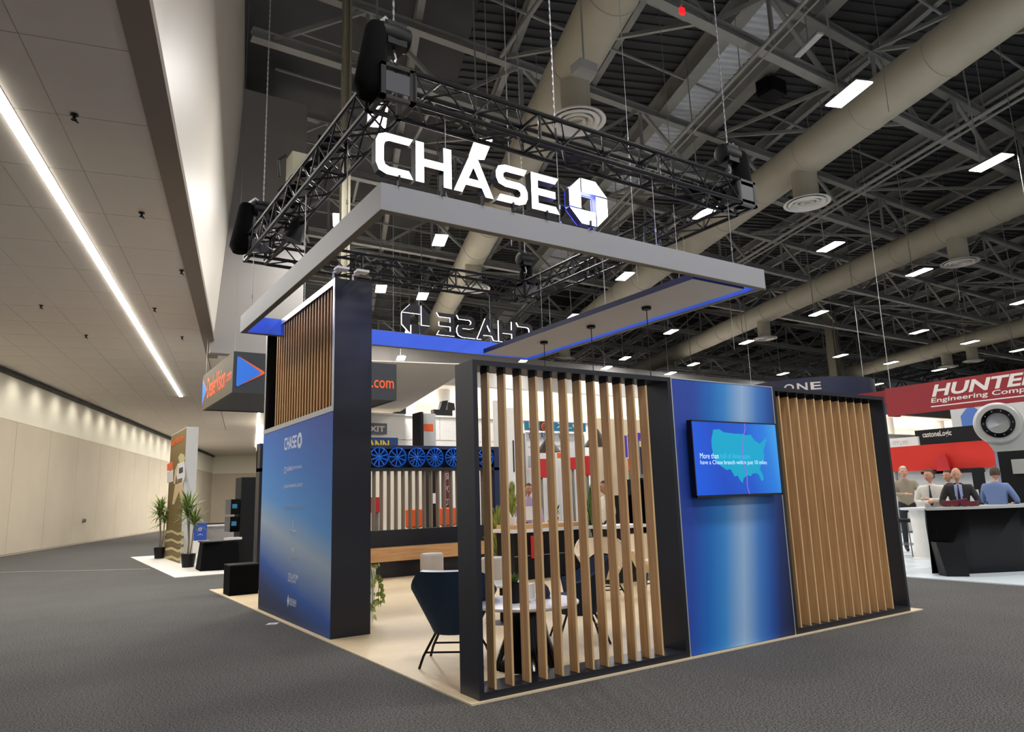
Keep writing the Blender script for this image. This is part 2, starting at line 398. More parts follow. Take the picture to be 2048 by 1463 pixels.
# --- soffit beam along the opening and the white bulkhead above it
g = G(); b0, b1 = S0, S1+hd*.3
pts = [b0-hp*.02, b0+hp*.26, b1+hp*.30, b1-hp*.02]
g.hexa([p+Z*(LCZ-.05) for p in pts]+[p+Z*(LCZ+.1) for p in pts], 'soffit'); struct(g.obj('trim_2'))
g = G(); pts = [b0+hp*.26, b1+hp*.30]
top = [b0+hp*1.05, b1+hp*1.05]
NS = 6
def bulk(t):  # leaning then upright bulkhead profile
    return hp*(.26+.55*min(1, t*1.3))+Z*(LCZ-.03+9.2*t)
for k in range(NS):
    for (m0, m1) in ((b0, b1),):
        t0, t1 = k/NS, (k+1)/NS
        g.face([m0+bulk(t0), m1+bulk(t0), m1+bulk(t1), m0+bulk(t1)][::-1], 'header_wall')
        g.face([m0+bulk(t0)-hp*.2, m1+bulk(t0)-hp*.2, m1+bulk(t1)-hp*.2, m0+bulk(t1)-hp*.2], 'header_wall')
struct(g.obj('wall_left_upper', smooth=False))
for t in (9.5, 15.0):
    p = b0+hd*t+hp*2.2+Z*7.4
g = G(); g.box(1.2, 3.85, 17.0, 17.25, 5.8, 14.35, 'gray_wall'); g.box(3.6, 3.85, 17.25, 40, 6.2, 14.35, 'gray_wall'); struct(g.obj('wall_gray'))
# light strips in the low ceiling
def strip(name, a, b, wdt, label, power):
    d = (b-a).normalized(); sdv = V3((d.y, -d.x, 0)); t = thing(name, label, 'ceiling light', (a+b)/2)
    g = G(); pts = [a-sdv*wdt/2, a+sdv*wdt/2, b+sdv*wdt/2, b-sdv*wdt/2]; g.hexa([p-Z*.03 for p in pts]+[p+Z*.0 for p in pts], 'strip_lens'); g.obj('diffuser', t)
    g = G()
    for sgn in (-1, 1):
        q = [a+sdv*sgn*(wdt/2), a+sdv*sgn*(wdt/2+.02), b+sdv*sgn*(wdt/2+.02), b+sdv*sgn*(wdt/2)]; g.hexa([p-Z*.0 for p in q]+[p+Z*.02 for p in q], 'white_paint')
    g.obj('frame', t)
    n = max(1, int((b-a).length/8)); 
    for k in range(n):
        c = a+(b-a)*((k+.5)/n)-Z*.035; area('strip_light', c, wdt, (b-a).length/n*.9, power/n, (0, 0, -math.atan2(d.x, d.y)), (1, .96, .89))
A = onz(-40, 133, 6.18); B = onz(362, 792, 6.18); strip('linear_light', A, B, .12, 'long white light strip running down the low ceiling at left', 850)
A = onz(518, 824, 6.18); B = onz(512, 893, 6.18); strip('linear_light', A, B, .11, 'short white light strip seen just left of the tall tower', 1500)
A = V3((12.5, 36, 6.17)); B = V3((16.5, 56, 6.17)); strip('linear_light', A, B, .11, 'added light strip brightening the far low hall, unseen behind the tall tower', 1500)  # added strip, out of sight, to brighten the far end wall
area('strip_light', (-9, 20, 6.05), .15, 30, 700, (0, 0, -ang), (1, .96, .89))  # extra area light without a fixture, added to light the low hall
for i, (u, v) in enumerate(((148, 238), (283, 432), (363, 546), (309, 621), (364, 677), (82, 615), (172, 674))):
    p = onz(u, v, 6.12); g = G(); g.lathe([(.045, .06), (.05, .05), (.02, .045), (.018, 0), (.035, -.005), (.035, -.012)], p, 'black_paint', 8); g.tube([p+Z*-.01, p+V3((.05, .02, -.03))], .008, 'black_paint', 4)
    tag(g.obj('sprinkler_head'), f'dark sprinkler head under the low ceiling, {ORD[i]} of seven from the nearest', 'sprinkler', 'sprinkler heads of the low ceiling')
# --- far wall with the mezzanine opening
FY = 30
g = G(); g.box(3.85, 110, FY, FY+.3, 7.7, 9.6, 'gray_wall'); g.box(3.85, 110, FY+.3, FY+9.3, 9.4, 9.6, 'gray_wall'); struct(g.obj('wall_far'))
g = G(); g.box(-10, 110, 66, 66.3, 6.3, 15.6, 'gray_wall'); struct(g.obj('wall_end'))
mz = struct((lambda g: (g.box(6.1, 110, FY-.2, FY, 0, 4.55, 'white_paint'), g.obj('wall_mezzanine'))[1])(G()))
for i in range(22):
    x0 = 6.1+i*4.6; g = G(); g.box(x0+.02, x0+4.58, FY-.22, FY-.1, 4.6, 5.82, 'white_paint'); g.box(x0, x0+4.6, FY-.3, FY-.02, 5.82, 5.92, 'white_paint'); g.obj('parapet_panel', mz)
g = G(); g.box(8.4, 110, FY-.02, FY+9, 4.4, 4.6, 'white_paint'); g.box(8, 110, FY+9, FY+9.3, 4.6, 8, 'white_paint'); g.box(8, 110, FY+.3, FY+9, 7.75, 7.95, 'white_paint'); struct(g.obj('wall_mezzanine_back'))
for k in range(8): area('mezzanine_light', (13+k*11, FY+4.2, 7.6), 8, 1.2, 420, (0, 0, 0), (1, .95, .87))
for k in range(7):
    x = 13.2+k*9.5; g = G(); g.lathe([(.42, 4.6), (.42, 7.75)], (x+3.6, FY+2.2, 0), 'white_paint', 20); tag(g.obj('round_column', smooth=True), f'round white column on the bright upper gallery, {ORD[k]} from the left', 'column', 'gallery columns')
# right end wall
g = G(); g.box(100, 100.3, -40, 40, 0, 16, 'gray_wall'); struct(g.obj('wall_right'))
# --- roof: deck, purlins, trusses
DZ = 15.4; TY = [5.73+6.1*k for k in range(-2, 10)]
g = G(); sg = (onz(1365, 230, DZ)).dot(PV)      # galvanised bay
def strip_pts(s0, s1, t0, t1): return [PV*s0+DV*t0, PV*s1+DV*t0, PV*s1+DV*t1, PV*s0+DV*t1]
sL, sR = 10.22, 12.02
def clipx(t, s): return True
for s0, s1 in ((-8, sL), (sR, 120)):
    P4 = strip_pts(s0, s1, -25, 110); g.hexa([p+Z*DZ for p in P4]+[p+Z*(DZ+.2) for p in P4], 'deck')
dk = struct(g.obj('ceiling'))
g = G(); pitch = .3; nb = int(84/pitch)
for k in range(nb):
    t = -12+k*pitch; zs = [(0, 0), (.1, 0), (.14, .09), (.26, .09)]
    for q in range(4):
        t0 = t+zs[q][0]; z0 = DZ+zs[q][1]; t1 = t+(zs[q+1][0] if q < 3 else pitch); z1 = DZ+(zs[q+1][1] if q < 3 else 0)
        g.face([PV*sL+DV*t0+Z*z0, PV*sL+DV*t1+Z*z1, PV*sR+DV*t1+Z*z1, PV*sR+DV*t0+Z*z0], 'galvanised')
g.obj('corrugated_bay', dk)
g = G(); pitch = .42
for k in range(190):
    t = -16+k*pitch; pts = strip_pts(sL-7.5, sL-.05, t, t+.16); g.hexa([p+Z*(DZ-.06) for p in pts]+[p+Z*DZ for p in pts], 'deck')
    pts = strip_pts(sR+.05, sR+34, t, t+.16); g.hexa([p+Z*(DZ-.06) for p in pts]+[p+Z*DZ for p in pts], 'deck')
stuff(g.obj('deck_rib', dk))
def ibeam(g, a, b, wdt, hgt, m, th=.03):
    for dz in (-hgt/2, hgt/2): g.bar(V3(a)+Z*dz, V3(b)+Z*dz, wdt, th, m)
    g.bar(a, b, th*.7, hgt, m)
s = sL-6.3; k = 0
purl = [sL-.2, sR+.25]+[sL-3.0*j-.2 for j in (1, 2, 3)]+[sR+3.05*j+.25 for j in range(1, 26)]
for j, s in enumerate(purl):
    g = G(); zc = DZ-.42
    ibeam(g, PV*s+DV*-14+Z*zc, PV*s+DV*72+Z*zc, .46 if j < 2 else .2, .7 if j < 2 else .4, 'steel'); g.obj('purlin', dk)
TB, TT = 12.75, 14.55
for ty in TY:
    x0 = 1.75+(ty-17)*.17 if ty < 20 else 4
    tr = bpy.data.objects.new('roof_truss', None); COL.objects.link(tr); tr.parent = dk; WL[tr.name] = V3()
    g = G(); ibeam(g, (x0, ty, TB), (104, ty, TB), .26, .24, 'steel'); g.obj('bottom_chord', tr)
    g = G(); ibeam(g, (x0, ty, TT), (104, ty, TT), .26, .24, 'steel'); g.obj('top_chord', tr)
    g = G(); 
    for k in range(int((104-x0)/5)):
        xa = x0+5*k+.5
        g.bar((xa, ty, TB), (xa+2.5, ty, TT), .11, .11, 'steel'); g.bar((xa+2.5, ty, TT), (xa+5, ty, TB), .11, .11, 'steel')
        g.bar((xa+2.5, ty, TB), (xa+2.5, ty, TT), .09, .09, 'steel')
    stuff(g.obj('web', tr))
g = G()   # bridging rods and sprinkler pipe between the trusses
for ty in TY:
    for dy in (2.0, 4.1): g.bar((2.5, ty+dy, DZ-.75), (104, ty+dy, DZ-.75), .06, .06, 'steel')
stuff(g.obj('bridging_rod', dk))
g = G()
for ty in TY[1:]:
    for k in range(9):
        xa = 6+k*9.6; g.bar((xa, ty, TB), (xa+2.1, ty+6.1, TT), .1, .1, 'steel'); g.bar((xa+4.2, ty, TB), (xa+2.1, ty+6.1, TT), .1, .1, 'steel')
stuff(g.obj('sway_brace', dk))
for i, (u, v, z, t0, t1) in enumerate(((1690, 395, 11.9, -10, 40), (1520, 100, 12.3, -10, 45), (1800, 330, 12.2, -12, 50), (1900, 480, 12, -12, 50))):
    s = onz(u, v, z).dot(PV); g = G(); g.tube([PV*s+DV*t0+Z*z, PV*s+DV*t1+Z*z], .055, 'steel', 8); g.tube([PV*(s+.18)+DV*t0+Z*(z-.1), PV*(s+.18)+DV*t1+Z*(z-.1)], .03, 'steel', 6)
    for k in range(6):
        p = PV*s+DV*(t0+4+k*8)+Z*z; g.tube([p, p+Z*(DZ-z)], .012, 'steel', 4)
    tag(g.obj('ceiling_pipe'), f'thin gray service pipe under the roof, {ORD[i]} from the left of four', 'pipe', 'service pipes')
# --- ducts with drops and round diffusers
DUZ = 11.4
def duct(i, u, v, rad, t0, t1, drops, label):
    s = onz(u, v, DUZ).dot(PV); p0 = PV*s+DV*t0+Z*DUZ
    t = thing('air_duct', label, 'duct', p0)
    g = G(); N = int((t1-t0)/2.5); g.tube([PV*s+DV*(t0+(t1-t0)*k/N)+Z*DUZ for k in range(N+1)], rad, 'duct', 28); g.obj('barrel', t, True)
    for k in range(N):
        c = PV*s+DV*(t0+2.5*k+1.2)+Z*DUZ; g = G(); g.lathe([(rad+.002, -.03), (rad+.02, -.02), (rad+.02, .02), (rad+.002, .03)], c, 'duct', 28, DV, False); g.obj('joint_ring', t, True)
        if k % 3 == 1:
            g = G(); g.tube([c+PV*rad, c+PV*rad+Z*(DZ-DUZ-.3)], .012, 'steel', 4); g.obj('hanger', t)
    for (du, dv) in drops:
        q = onz(du, dv, 9.9); tt = q.dot(DV); c = PV*s+DV*tt
        r2 = rad*.62
        g = G(); g.tube([V3((c.x, c.y, DUZ)), V3((c.x, c.y, 10.02))], r2, 'duct', 24); g.obj('drop', t, True)
        d = G(); R = .68
        d.lathe([(r2, .12), (R, .0), (R, -.03), (R*.86, .0)], (c.x, c.y, 9.95), 'diffuser', 32, None, False); df = d.obj('diffuser', t, True)
        for kk in range(3):
            rr = R*(.80-.24*kk); d = G(); d.lathe([(rr, .0), (rr*.93, -.05), (rr*.74, .03), (rr*.70, .06)], (c.x, c.y, 9.93), 'diffuser', 32, None, False); d.obj('cone_ring', df, True)
duct(0, 1138, 147, .56, -12, 44, [(1195, 250), (990, 580)], 'big round beige air duct passing above the white letters')
duct(1, 1649, 283, .60, -14, 52, [(1665, 412), (1161, 720)], 'big round beige air duct crossing the top right of the photo')
duct(2, 1750, 526, .58, -14, 52, [(2015, 532), (1616, 680)], 'long round beige air duct ending left of the tall beige column')
duct(3, 1880, 697, .58, -14, 55, [(1782, 720), (1967, 735)], 'farthest round air duct, low above the red hanging sign')
# --- high bay lamps
RN = ['front', 'second', 'third', 'fourth', 'fifth', 'back']
def lamp(p, label):
    t = thing('high_bay_lamp', label, 'lamp', p)
    g = G(); q = lambda a, b: p+PV*a+DV*b
    P4 = [q(-.2, -.5), q(.2, -.5), q(.2, .5), q(-.2, .5)]; g.hexa([x-Z*.02 for x in P4]+[x for x in P4], 'lens'); g.obj('lens', t)
    g = G(); P4 = [q(-.22, -.52), q(.22, -.52), q(.22, .52), q(-.22, .52)]; P5 = [q(-.12, -.3), q(.12, -.3), q(.12, .3), q(-.12, .3)]
    g.hexa([x+Z*.003 for x in P4]+[x+Z*.1 for x in P5], 'lamp_body'); g.obj('housing', t)
    g = G(); g.tube([q(0, .3)+Z*.08, q(.0, .45)+Z*(DZ-p.z)], .02, 'steel', 5); g.obj('stem', t)
for r, row in enumerate(LAMPS):
    for k, p in enumerate(row): lamp(p, f'glowing rectangular high bay lamp, {ORD[k]} from the left in the {RN[r]} row')
lp0 = None
for p in ADDED_BACKROW: lamp(p, f'added high bay lamp brightening the far roof, unseen behind the gallery wall, {ORD[ADDED_BACKROW.index(p)]} of eight')
for p in OFFCAM:
    lamp(p, f'high bay lamp over the aisle outside the frame, {ORD[OFFCAM.index(p)]} of ten')
# chains, wires hanging in the hall
def wire(name, a, b, r, label, m='wire', cat='cable', grp=None):
    b = V3(b); b.z = DZ if b.z > 10 else b.z; g = G(); g.tube([a, b], r, m, 5); return tag(g.obj(name), label, cat, grp)
# exit light, speaker box, floats
p = ony(1364, 22, 4.4); g = G(); g.box(p.x-.055, p.x+.055, p.y-.03, p.y+.03, p.z-.07, p.z+.07, 'exit_red'); g.box(p.x-.02, p.x+.02, p.y-.02, p.y+.02, p.z+.14, p.z+1.6, 'steel'); tag(g.obj('red_beacon'), 'small red light high in the dark roof', 'beacon')
p = ony(1543, 178, 8.3); t = thing('loudspeaker', 'black loudspeaker hanging under the roof between purlins', 'speaker', p)
g = G(); g.box(p.x-.36, p.x+.36, p.y-.3, p.y+.3, p.z-.25, p.z+.25, 'black_paint'); g.obj('cabinet', t); g = G(); g.box(p.x-.5, p.x-.36, p.y-.22, p.y+.22, p.z-.2, p.z+.2, 'black_cloth'); g.obj('horn', t); g = G(); g.tube([p+Z*.25, p+Z*2.5], .03, 'steel', 5); g.obj('bracket', t)
for i, (u, v, y) in enumerate(((1168, 135, 4.6), (1617, 90, 5))):
    p = ony(u, v, y); g = G()
    if i == 0: g.box(p.x-.2, p.x+.2, p.y-.15, p.y+.15, p.z-.12, p.z+.06, 'steel'); g.tube([p, p+Z*1.5], .02, 'steel', 5)
    else: g.bar(p-DV*.5, p+DV*.5, .18, .06, 'light_gray'); g.tube([p, p+Z*1.5], .02, 'steel', 5)
    tag(g.obj('access_point'), ['white square wireless box in front of the duct above the letters', 'unlit pale lamp tray between purlins at top right'][i], ['wireless box', 'lamp'][i])
# columns
def column(x, y, wdt, z1, label):
    g = G(); 
    g.box(x-wdt/2, x+wdt/2, y-.03, y+.03, 0, z1, 'steel_col'); 
    for sgn in (-1, 1): g.box(x+sgn*wdt/2-.03, x+sgn*wdt/2+.03, y-wdt/2, y+wdt/2, 0, z1, 'steel_col')
    tag(g.obj('steel_column'), label, 'column')
p = ony(691, 300, 11.4); column(p.x, 11.4, .16, 14.6, 'slim gray steel column rising behind the hanging frame')
p = ony(1668, 720, 27); column(p.x, 27, .62, 15, 'beige steel column standing beyond the navy round sign')

# ================================================================== MAIN BOOTH
FZ = .008
g = G(); g.box(-.074, 5.816, -.029, 8.941, 0, FZ, 'floor_tan'); fl = tag(g.obj('booth_floor'), 'pale tan vinyl booth floor laid on the gray carpet', 'flooring')
g = G(); g.box(-.09, -.074, -.045, 8.957, 0, .012, 'trim_tan'); g.box(5.816, 5.832, -.045, 8.957, 0, .012, 'trim_tan'); g.box(-.074, 5.816, -.045, -.029, 0, .012, 'trim_tan'); g.box(-.074, 5.816, 8.941, 8.957, 0, .012, 'trim_tan'); g.obj('edge_trim', fl)
H = 2.44; DP = .276
def slat_screen(label, x0, wdt, first, n):
    t = thing('slat_screen', label, 'screen', (x0, 0, FZ))
    f = .04
    g = G(); g.box(x0, x0+f, 0, DP, FZ, H, 'dark_paint'); g.obj('post', t)
    g = G(); g.box(x0+wdt-f, x0+wdt, 0, DP, FZ, H, 'dark_paint'); g.obj('post', t)
    g = G(); g.box(x0+f, x0+wdt-f, 0, DP, H-f, H, 'dark_paint'); g.obj('top_rail', t)
    g = G(); g.box(x0+f, x0+wdt-f, 0, DP, FZ, .058, 'dark_paint'); g.obj('bottom_rail', t)
    g = G(); zs = H-f-.05; g.box(x0, x0+.017, .017, .112, .06, zs, 'oak'); g.box(x0, x0+.017, .012, .017, .06, zs, 'oak_edge'); g.box(x0-.002, x0+.019, .012, .112, zs, H-f-.001, 'black_paint')  # black block at the slat top paints in the top rail's shade
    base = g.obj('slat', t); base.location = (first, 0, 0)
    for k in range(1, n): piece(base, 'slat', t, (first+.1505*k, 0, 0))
    return t
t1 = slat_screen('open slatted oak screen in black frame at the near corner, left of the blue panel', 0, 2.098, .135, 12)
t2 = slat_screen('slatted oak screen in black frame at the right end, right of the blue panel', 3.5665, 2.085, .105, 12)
t = thing('graphic_panel', 'blue gradient printed wall panel carrying the screen', 'panel', (2.1, 0, FZ))
g = G(); g.box(2.1, 3.565, .004, DP, FZ, H, 'dark_paint'); g.obj('body', t)
g = G(); g.box(2.112, 3.553, 0, .004, FZ+.004, H-.01, 'panel_print'); g.obj('print', t)
g = G(); g.box(2.1, 2.112, -.003, .004, FZ, H, 'alu'); g.box(3.553, 3.565, -.003, .004, FZ, H, 'alu'); g.box(2.112, 3.553, -.003, .004, H-.01, H, 'alu'); g.obj('edge_trim', t)
# television
t = thing('television', 'wide flat television showing a teal map on the blue panel', 'television', (2.85, -.03, 1.35))
x0, x1, z0, z1, yf = 2.235, 3.455, 1.345, 2.045, -.085
g = G(); g.box(x0, x1, yf+.002, -.03, z0, z1, 'tv_black'); g.box(x0+.2, x1-.2, -.03, 0, z0+.15, z1-.15, 'black_paint'); g.obj('cabinet', t)
g = G(); g.box(x0+.012, x1-.012, yf, yf+.002, z0+.02, z1-.012, 'tv_screen'); scn = g.obj('screen', t)
g = G(); g.box(x0, x1, yf-.003, yf+.004, z0, z0+.018, 'tv_black'); g.box(x0, x1, yf-.003, yf+.004, z1-.01, z1, 'tv_black'); g.box(x0, x0+.01, yf-.003, yf+.004, z0, z1, 'tv_black'); g.box(x1-.01, x1, yf-.003, yf+.004, z0, z1, 'tv_black'); g.obj('bezel', t)
def tv(px, py): # pixel of the 1370..1580 x 820..1010 close-up (7.7 px per px) -> u, v on the screen
    q = ony(1370+px/7.7, 820+py/7.7, yf); return (q.x, q.z)
mp = [(432, 300), (520, 290), (600, 340), (760, 360), (890, 365), (930, 385), (1010, 375), (1045, 430), (1080, 470), (1150, 520), (1190, 480), (1245, 420), (1255, 470), (1230, 540), (1205, 620), (1220, 690), (1215, 760), (1165, 850), (1155, 905), (1200, 1000), (1213, 1070), (1180, 1090), (1135, 990), (1090, 965), (1040, 975), (1010, 1015), (960, 1000), (900, 1050), (890, 1120), (850, 1080), (810, 1005), (765, 1020), (700, 905), (640, 920), (540, 850), (470, 780), (440, 700), (410, 560), (405, 455)]
g = G(); g.prism([tv(*p) for p in mp][::-1], (0, yf-.0008, 0), X, Z, .0005, 'tv_map'); g.obj('map_graphic', t)
a, b = tv(232, 742), tv(435, 690); g = G()
g.text('More than', (a[0], yf-.0015, a[1]), X, Z, .25, .05, 'tv_text', 0); g.text('half of Americans', (a[0]+.275, yf-.0015, a[1]), X, Z, .42, .05, 'tv_text_faint', 0)
a = tv(238, 852); g.text('have a Chase branch within just 10 miles', (a[0], yf-.0015, a[1]), X, Z, tv(1262, 850)[0]-a[0], .05, 'tv_text', 0); g.obj('caption', t)
g = G(); pl = [tv(*p) for p in ((912, 195), (925, 280), (895, 420), (885, 700), (905, 830), (945, 930), (955, 1020), (955, 1150), (975, 1230), (1000, 1305))]
for a, b in zip(pl, pl[1:]): g.bar((a[0], yf-.001, a[1]), (b[0], yf-.001, b[1]), .012, .001, 'tv_line', (0, -1, 0))
g.obj('light_streak', t)

# --- tower
TX0, TX1, TY0, TY1, TH, ZT = -.033, .413, 2.996, 5.914, 3.925, 2.43
t = thing('tower', 'tall dark tower with slatted top and blue sponsor panel below', 'tower', (TX0, TY0, FZ))
g = G(); g.box(TX0+.16, TX1, TY0, TY1, ZT+.03, TH, 'dark_paint'); g.box(TX0+.004, TX1, TY0, TY1, FZ, ZT-.03, 'dark_paint')
g.box(TX0+.004, TX0+.16, TY0, TY0+.035, ZT+.03, TH, 'dark_paint'); g.box(TX0+.004, TX0+.16, TY1-.03, TY1, ZT+.03, TH, 'black_paint'); g.box(TX0+.004, TX0+.16, TY0+.035, TY1-.03, TH-.06, TH, 'dark_paint'); g.box(TX0+.004, TX1, TY0, TY1, ZT-.03, ZT+.03, 'dark_paint'); g.obj('body', t)
g = G(); g.box(TX0, TX0+.004, TY0+.003, TY1, FZ+.003, ZT-.03, 'tower_print'); g.obj('print', t)
g = G(); e = TX0-.004
g.box(e, TX0+.004, TY0, TY1, TH-.075, TH, 'alu'); g.box(e, TX0+.004, TY0, TY0+.05, ZT-.03, TH-.075, 'alu'); g.box(e, TX0+.004, TY1-.05, TY1, ZT-.03, TH-.075, 'alu'); g.box(e, TX0+.004, TY0+.05, TY1-.05, ZT-.03, ZT+.03, 'alu'); g.obj('frame_trim', t)
base = None
for k in range(22):
    yy = 3.06+.1112*k
    if base is None:
        g = G(); g.box(TX0+.03, TX0+.155, TY0, TY0+.028, ZT+.03, TH-.065, 'oak_dark'); g.box(TX0+.022, TX0+.03, TY0, TY0+.028, ZT+.03, TH-.065, 'oak_edge'); base = g.obj('slat', t); base.location = (0, yy-TY0, 0)
    else: piece(base, 'slat', t, (0, yy-TY0, 0))
def tp(u, v): return onx(u, v, TX0-.001)
def logo_text(txt, u0, v0, u1, v1, h, m, o=0):
    a, b = tp(u0, v0), tp(u1, v1); g = G(); g.text(txt, a, -Y, Z, abs(a.y-b.y), h, m, .002, bold=.01); return g
OCT = None
def octagon(g, o, u, v, R, m, d=.003, ms=None, mb=None, gap=.06):
    """four folded bars around a square, each its own piece"""
    k = R*.414; q = R*.40
    bars = []; one = [(-q+gap*R, R), (-q+gap*R, q), (R, q), (k, R)]
    for a in range(4):
        c, s = math.cos(-a*math.pi/2), math.sin(-a*math.pi/2)
        bars.append([(x*c-y*s, x*s+y*c) for x, y in one])
    return bars
def place_oct(parent, name, o, u, v, R, d, m, ms=None, mb=None):
    for poly in octagon(None, o, u, v, R, m):
        g = G(); g.prism(poly, o, u, v, d, m, ms, mb); g.obj(name, parent)
a = tp(569, 897); b = tp(591, 895); 
LET = {  # outlines in a 1 x 1 cell: width, polygons (outer ccw)
 'C': (.86, [[(.86, 1), (.22, 1), (.06, .93), (0, .78), (0, .24), (.07, .07), (.24, 0), (.86, 0), (.76, .19), (.30, .19), (.21, .23), (.18, .32), (.18, .69), (.21, .78), (.30, .82), (.76, .82)]]),
 'H': (.80, [[(0, 0), (.18, 0), (.18, .41), (.62, .41), (.62, 0), (.80, 0), (.80, 1), (.62, 1), (.62, .60), (.18, .60), (.18, 1), (0, 1)]]),
 'A': (.98, [[(0, 0), (.20, 0), (.29, .21), (.69, .21), (.78, 0), (.98, 0), (.58, 1), (.40, 1)], [(.36, .39), (.49, .70), (.62, .39)]]),
 'S': (.78, [[(.0, .0), (.56, 0), (.72, .07), (.78, .22), (.78, .40), (.72, .54), (.58, .60), (.24, .60), (.18, .66), (.18, .76), (.24, .82), (.70, .82), (.78, 1), (.22, 1), (.06, .93), (0, .78), (0, .62), (.06, .47), (.22, .41), (.54, .41), (.60, .35), (.60, .25), (.54, .19), (.09, .19)]]),
 'E': (.76, [[(0, 0), (.76, 0), (.66, .19), (.18, .19), (.18, .41), (.66, .41), (.66, .60), (.18, .60), (.18, .82), (.66, .82), (.76, 1), (0, 1)]])}
def letter(ch, o, u, v, sx, sy, d, m, ms, mb, nm, parent):
    wd_, polys = LET[ch]; g = G()
    if len(polys) == 1: g.prism([(x*sx, y*sy) for x, y in polys[0]], o, u, v, d, m, ms, mb)
    else:   # bridge the counter of the A: two halves that meet
        f = lambda L: [(x*sx, y*sy) for x, y in L]
        g.prism(f([(0, 0), (.20, 0), (.29, .21), (.49, .21), (.49, .39), (.36, .39), (.49, .70), (.49, 1), (.40, 1)]), o, u, v, d, m, ms, mb)
        g.prism(f([(.98, 0), (.58, 1), (.49, 1), (.49, .70), (.62, .39), (.49, .39), (.49, .21), (.69, .21), (.78, 0)][0:9]), o, u, v, d, m, ms, mb)
    return g.obj(nm, parent)
# sponsor list on the tower, each line a flat print
o = tp(568.6, 900); e = tp(593, 893); span = abs(o.y-e.y); hh = .155
xs = 0; g0 = []
tot = .86+.80+.98+.78+.76+.05*4; sx = span/tot; cur = 0
for ch in 'CHASE':
    letter(ch, o-Y*cur*sx, -Y, Z, sx, hh, .001, 'print_white', None, None, 'logo_letter', t); cur += LET[ch][0]+.05
place_oct(t, 'logo_octagon', o-Y*(span+.12)+Z*.075, -Y, Z, .095, .001, 'print_white')
logo_text('SUBARU', 574, 942, 587, 939, .055, 'print_white').obj('sponsor_line', t)
logo_text('MOTORS FINANCE', 588, 938, 604, 935, .035, 'print_white').obj('sponsor_line', t)
g = G(); g.lathe([(.045, 0), (.032, 0)], tp(570.5, 940), 'print_white', 14, -X, False); g.obj('sponsor_emblem', t)
logo_text('JAGUAR FINANCIAL GROUP', 568, 978, 605.5, 974, .055, 'print_white').obj('sponsor_line', t)
logo_text('LAND ROVER FINANCIAL GROUP', 568, 1018, 605, 1015, .05, 'print_pale').obj('sponsor_line', t)
g = G(); q = tp(586, 1057); g.box(q.x-.002, q.x, q.y-.008, q.y+.008, q.z, q.z+.11, 'print_white'); g.obj('sponsor_emblem', t)
logo_text('Maserati', 580, 1063, 593, 1063.5, .035, 'print_white').obj('sponsor_line', t); logo_text('Capital', 583, 1070, 589, 1070, .03, 'print_pale').obj('sponsor_line', t)
g = G(); q = tp(586, 1108); g.prism([(-.075, .08), (0, 0), (.075, .08)], q, -Y, Z, .001, 'print_gray'); g.obj('sponsor_emblem', t)
logo_text('FINANCIAL', 579.5, 1117, 593, 1118, .028, 'print_gray').obj('sponsor_line', t)
logo_text('STELLANTIS', 576.5, 1155, 593.5, 1160, .06, 'print_white').obj('sponsor_line', t); logo_text('FINANCIAL SERVICES', 576, 1162, 592, 1167, .035, 'print_white').obj('sponsor_line', t)
g = G(); g.lathe([(.022, 0), (.0, .001)], tp(594.5, 1153), 'print_white', 10, -X); g.obj('sponsor_emblem', t)
g = G(); q = tp(576, 1201); g.prism([(0, -.07), (.035, 0), (0, .07), (-.035, 0)], q, -Y, Z, .001, 'print_white'); g.obj('sponsor_emblem', t)
logo_text('RIVIAN', 579, 1205, 592.5, 1209, .06, 'print_white').obj('sponsor_line', t); logo_text('Financial Services', 579, 1209, 591, 1213, .03, 'print_white').obj('sponsor_line', t)
# arm lights on the tower top
for i, (u, v) in enumerate(((683, 556), (723, 561))):
    p = ony(u, v, TY0-.22); p.z = TH+.02; t = thing('arm_light', ['left', 'right'][i]+' small white arm light reaching over the tower front', 'lamp', (p.x, TY0, TH))
    g = G(); g.tube([(p.x, TY0+.05, TH), (p.x, TY0+.05, TH+.07), (p.x, TY0-.2, TH+.05)], .012, 'white_paint', 6); g.obj('arm', t)
    g = G(); g.box(p.x-.07, p.x+.07, TY0-.28, TY0-.16, TH+.025, TH+.05, 'white_paint'); g.obj('lamp_head', t)
    spot('arm_light_beam', (p.x, TY0-.24, TH+.02), (p.x, TY0-.02, 2.2), 9, 95, .9, (1, .97, .93))

# --- hanging fascia frame
FX0, FX1, FY0, FY1, FB, FT = -.556, 4.243, .449, 5.244, 3.700, 3.934
t = thing('hanging_fascia', 'large square gray frame hanging over the booth with blue inner faces', 'hanging frame', (FX0, FY0, FB)); fas = t
th = .07
def board(x0, x1, y0, y1, inner):
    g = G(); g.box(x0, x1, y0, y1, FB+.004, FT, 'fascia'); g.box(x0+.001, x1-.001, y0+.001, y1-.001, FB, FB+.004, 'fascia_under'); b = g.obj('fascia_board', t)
    g = G(); g.box(*inner, FB+.006, FT-.004, 'fascia_blue'); g.obj('inner_liner', b)
board(FX0, FX1, FY0, FY0+th, (FX0+th+.004, FX1-th-.004, FY0+th, FY0+th+.004)); board(FX0, FX1, FY1-th, FY1, (FX0+th+.004, FX1-th-.004, FY1-th-.004, FY1-th))
board(FX0, FX0+th, FY0+th, FY1-th, (FX0+th, FX0+th+.004, FY0+th+.004, FY1-th-.004)); board(FX1-th, FX1, FY0+th, FY1-th, (FX1-th-.004, FX1-th, FY0+th+.004, FY1-th-.004))
t = thing('soffit_panel', 'long flat gray panel hanging inside the right of the frame', 'panel', (3.58, 2.8, 3.7)); sp = t
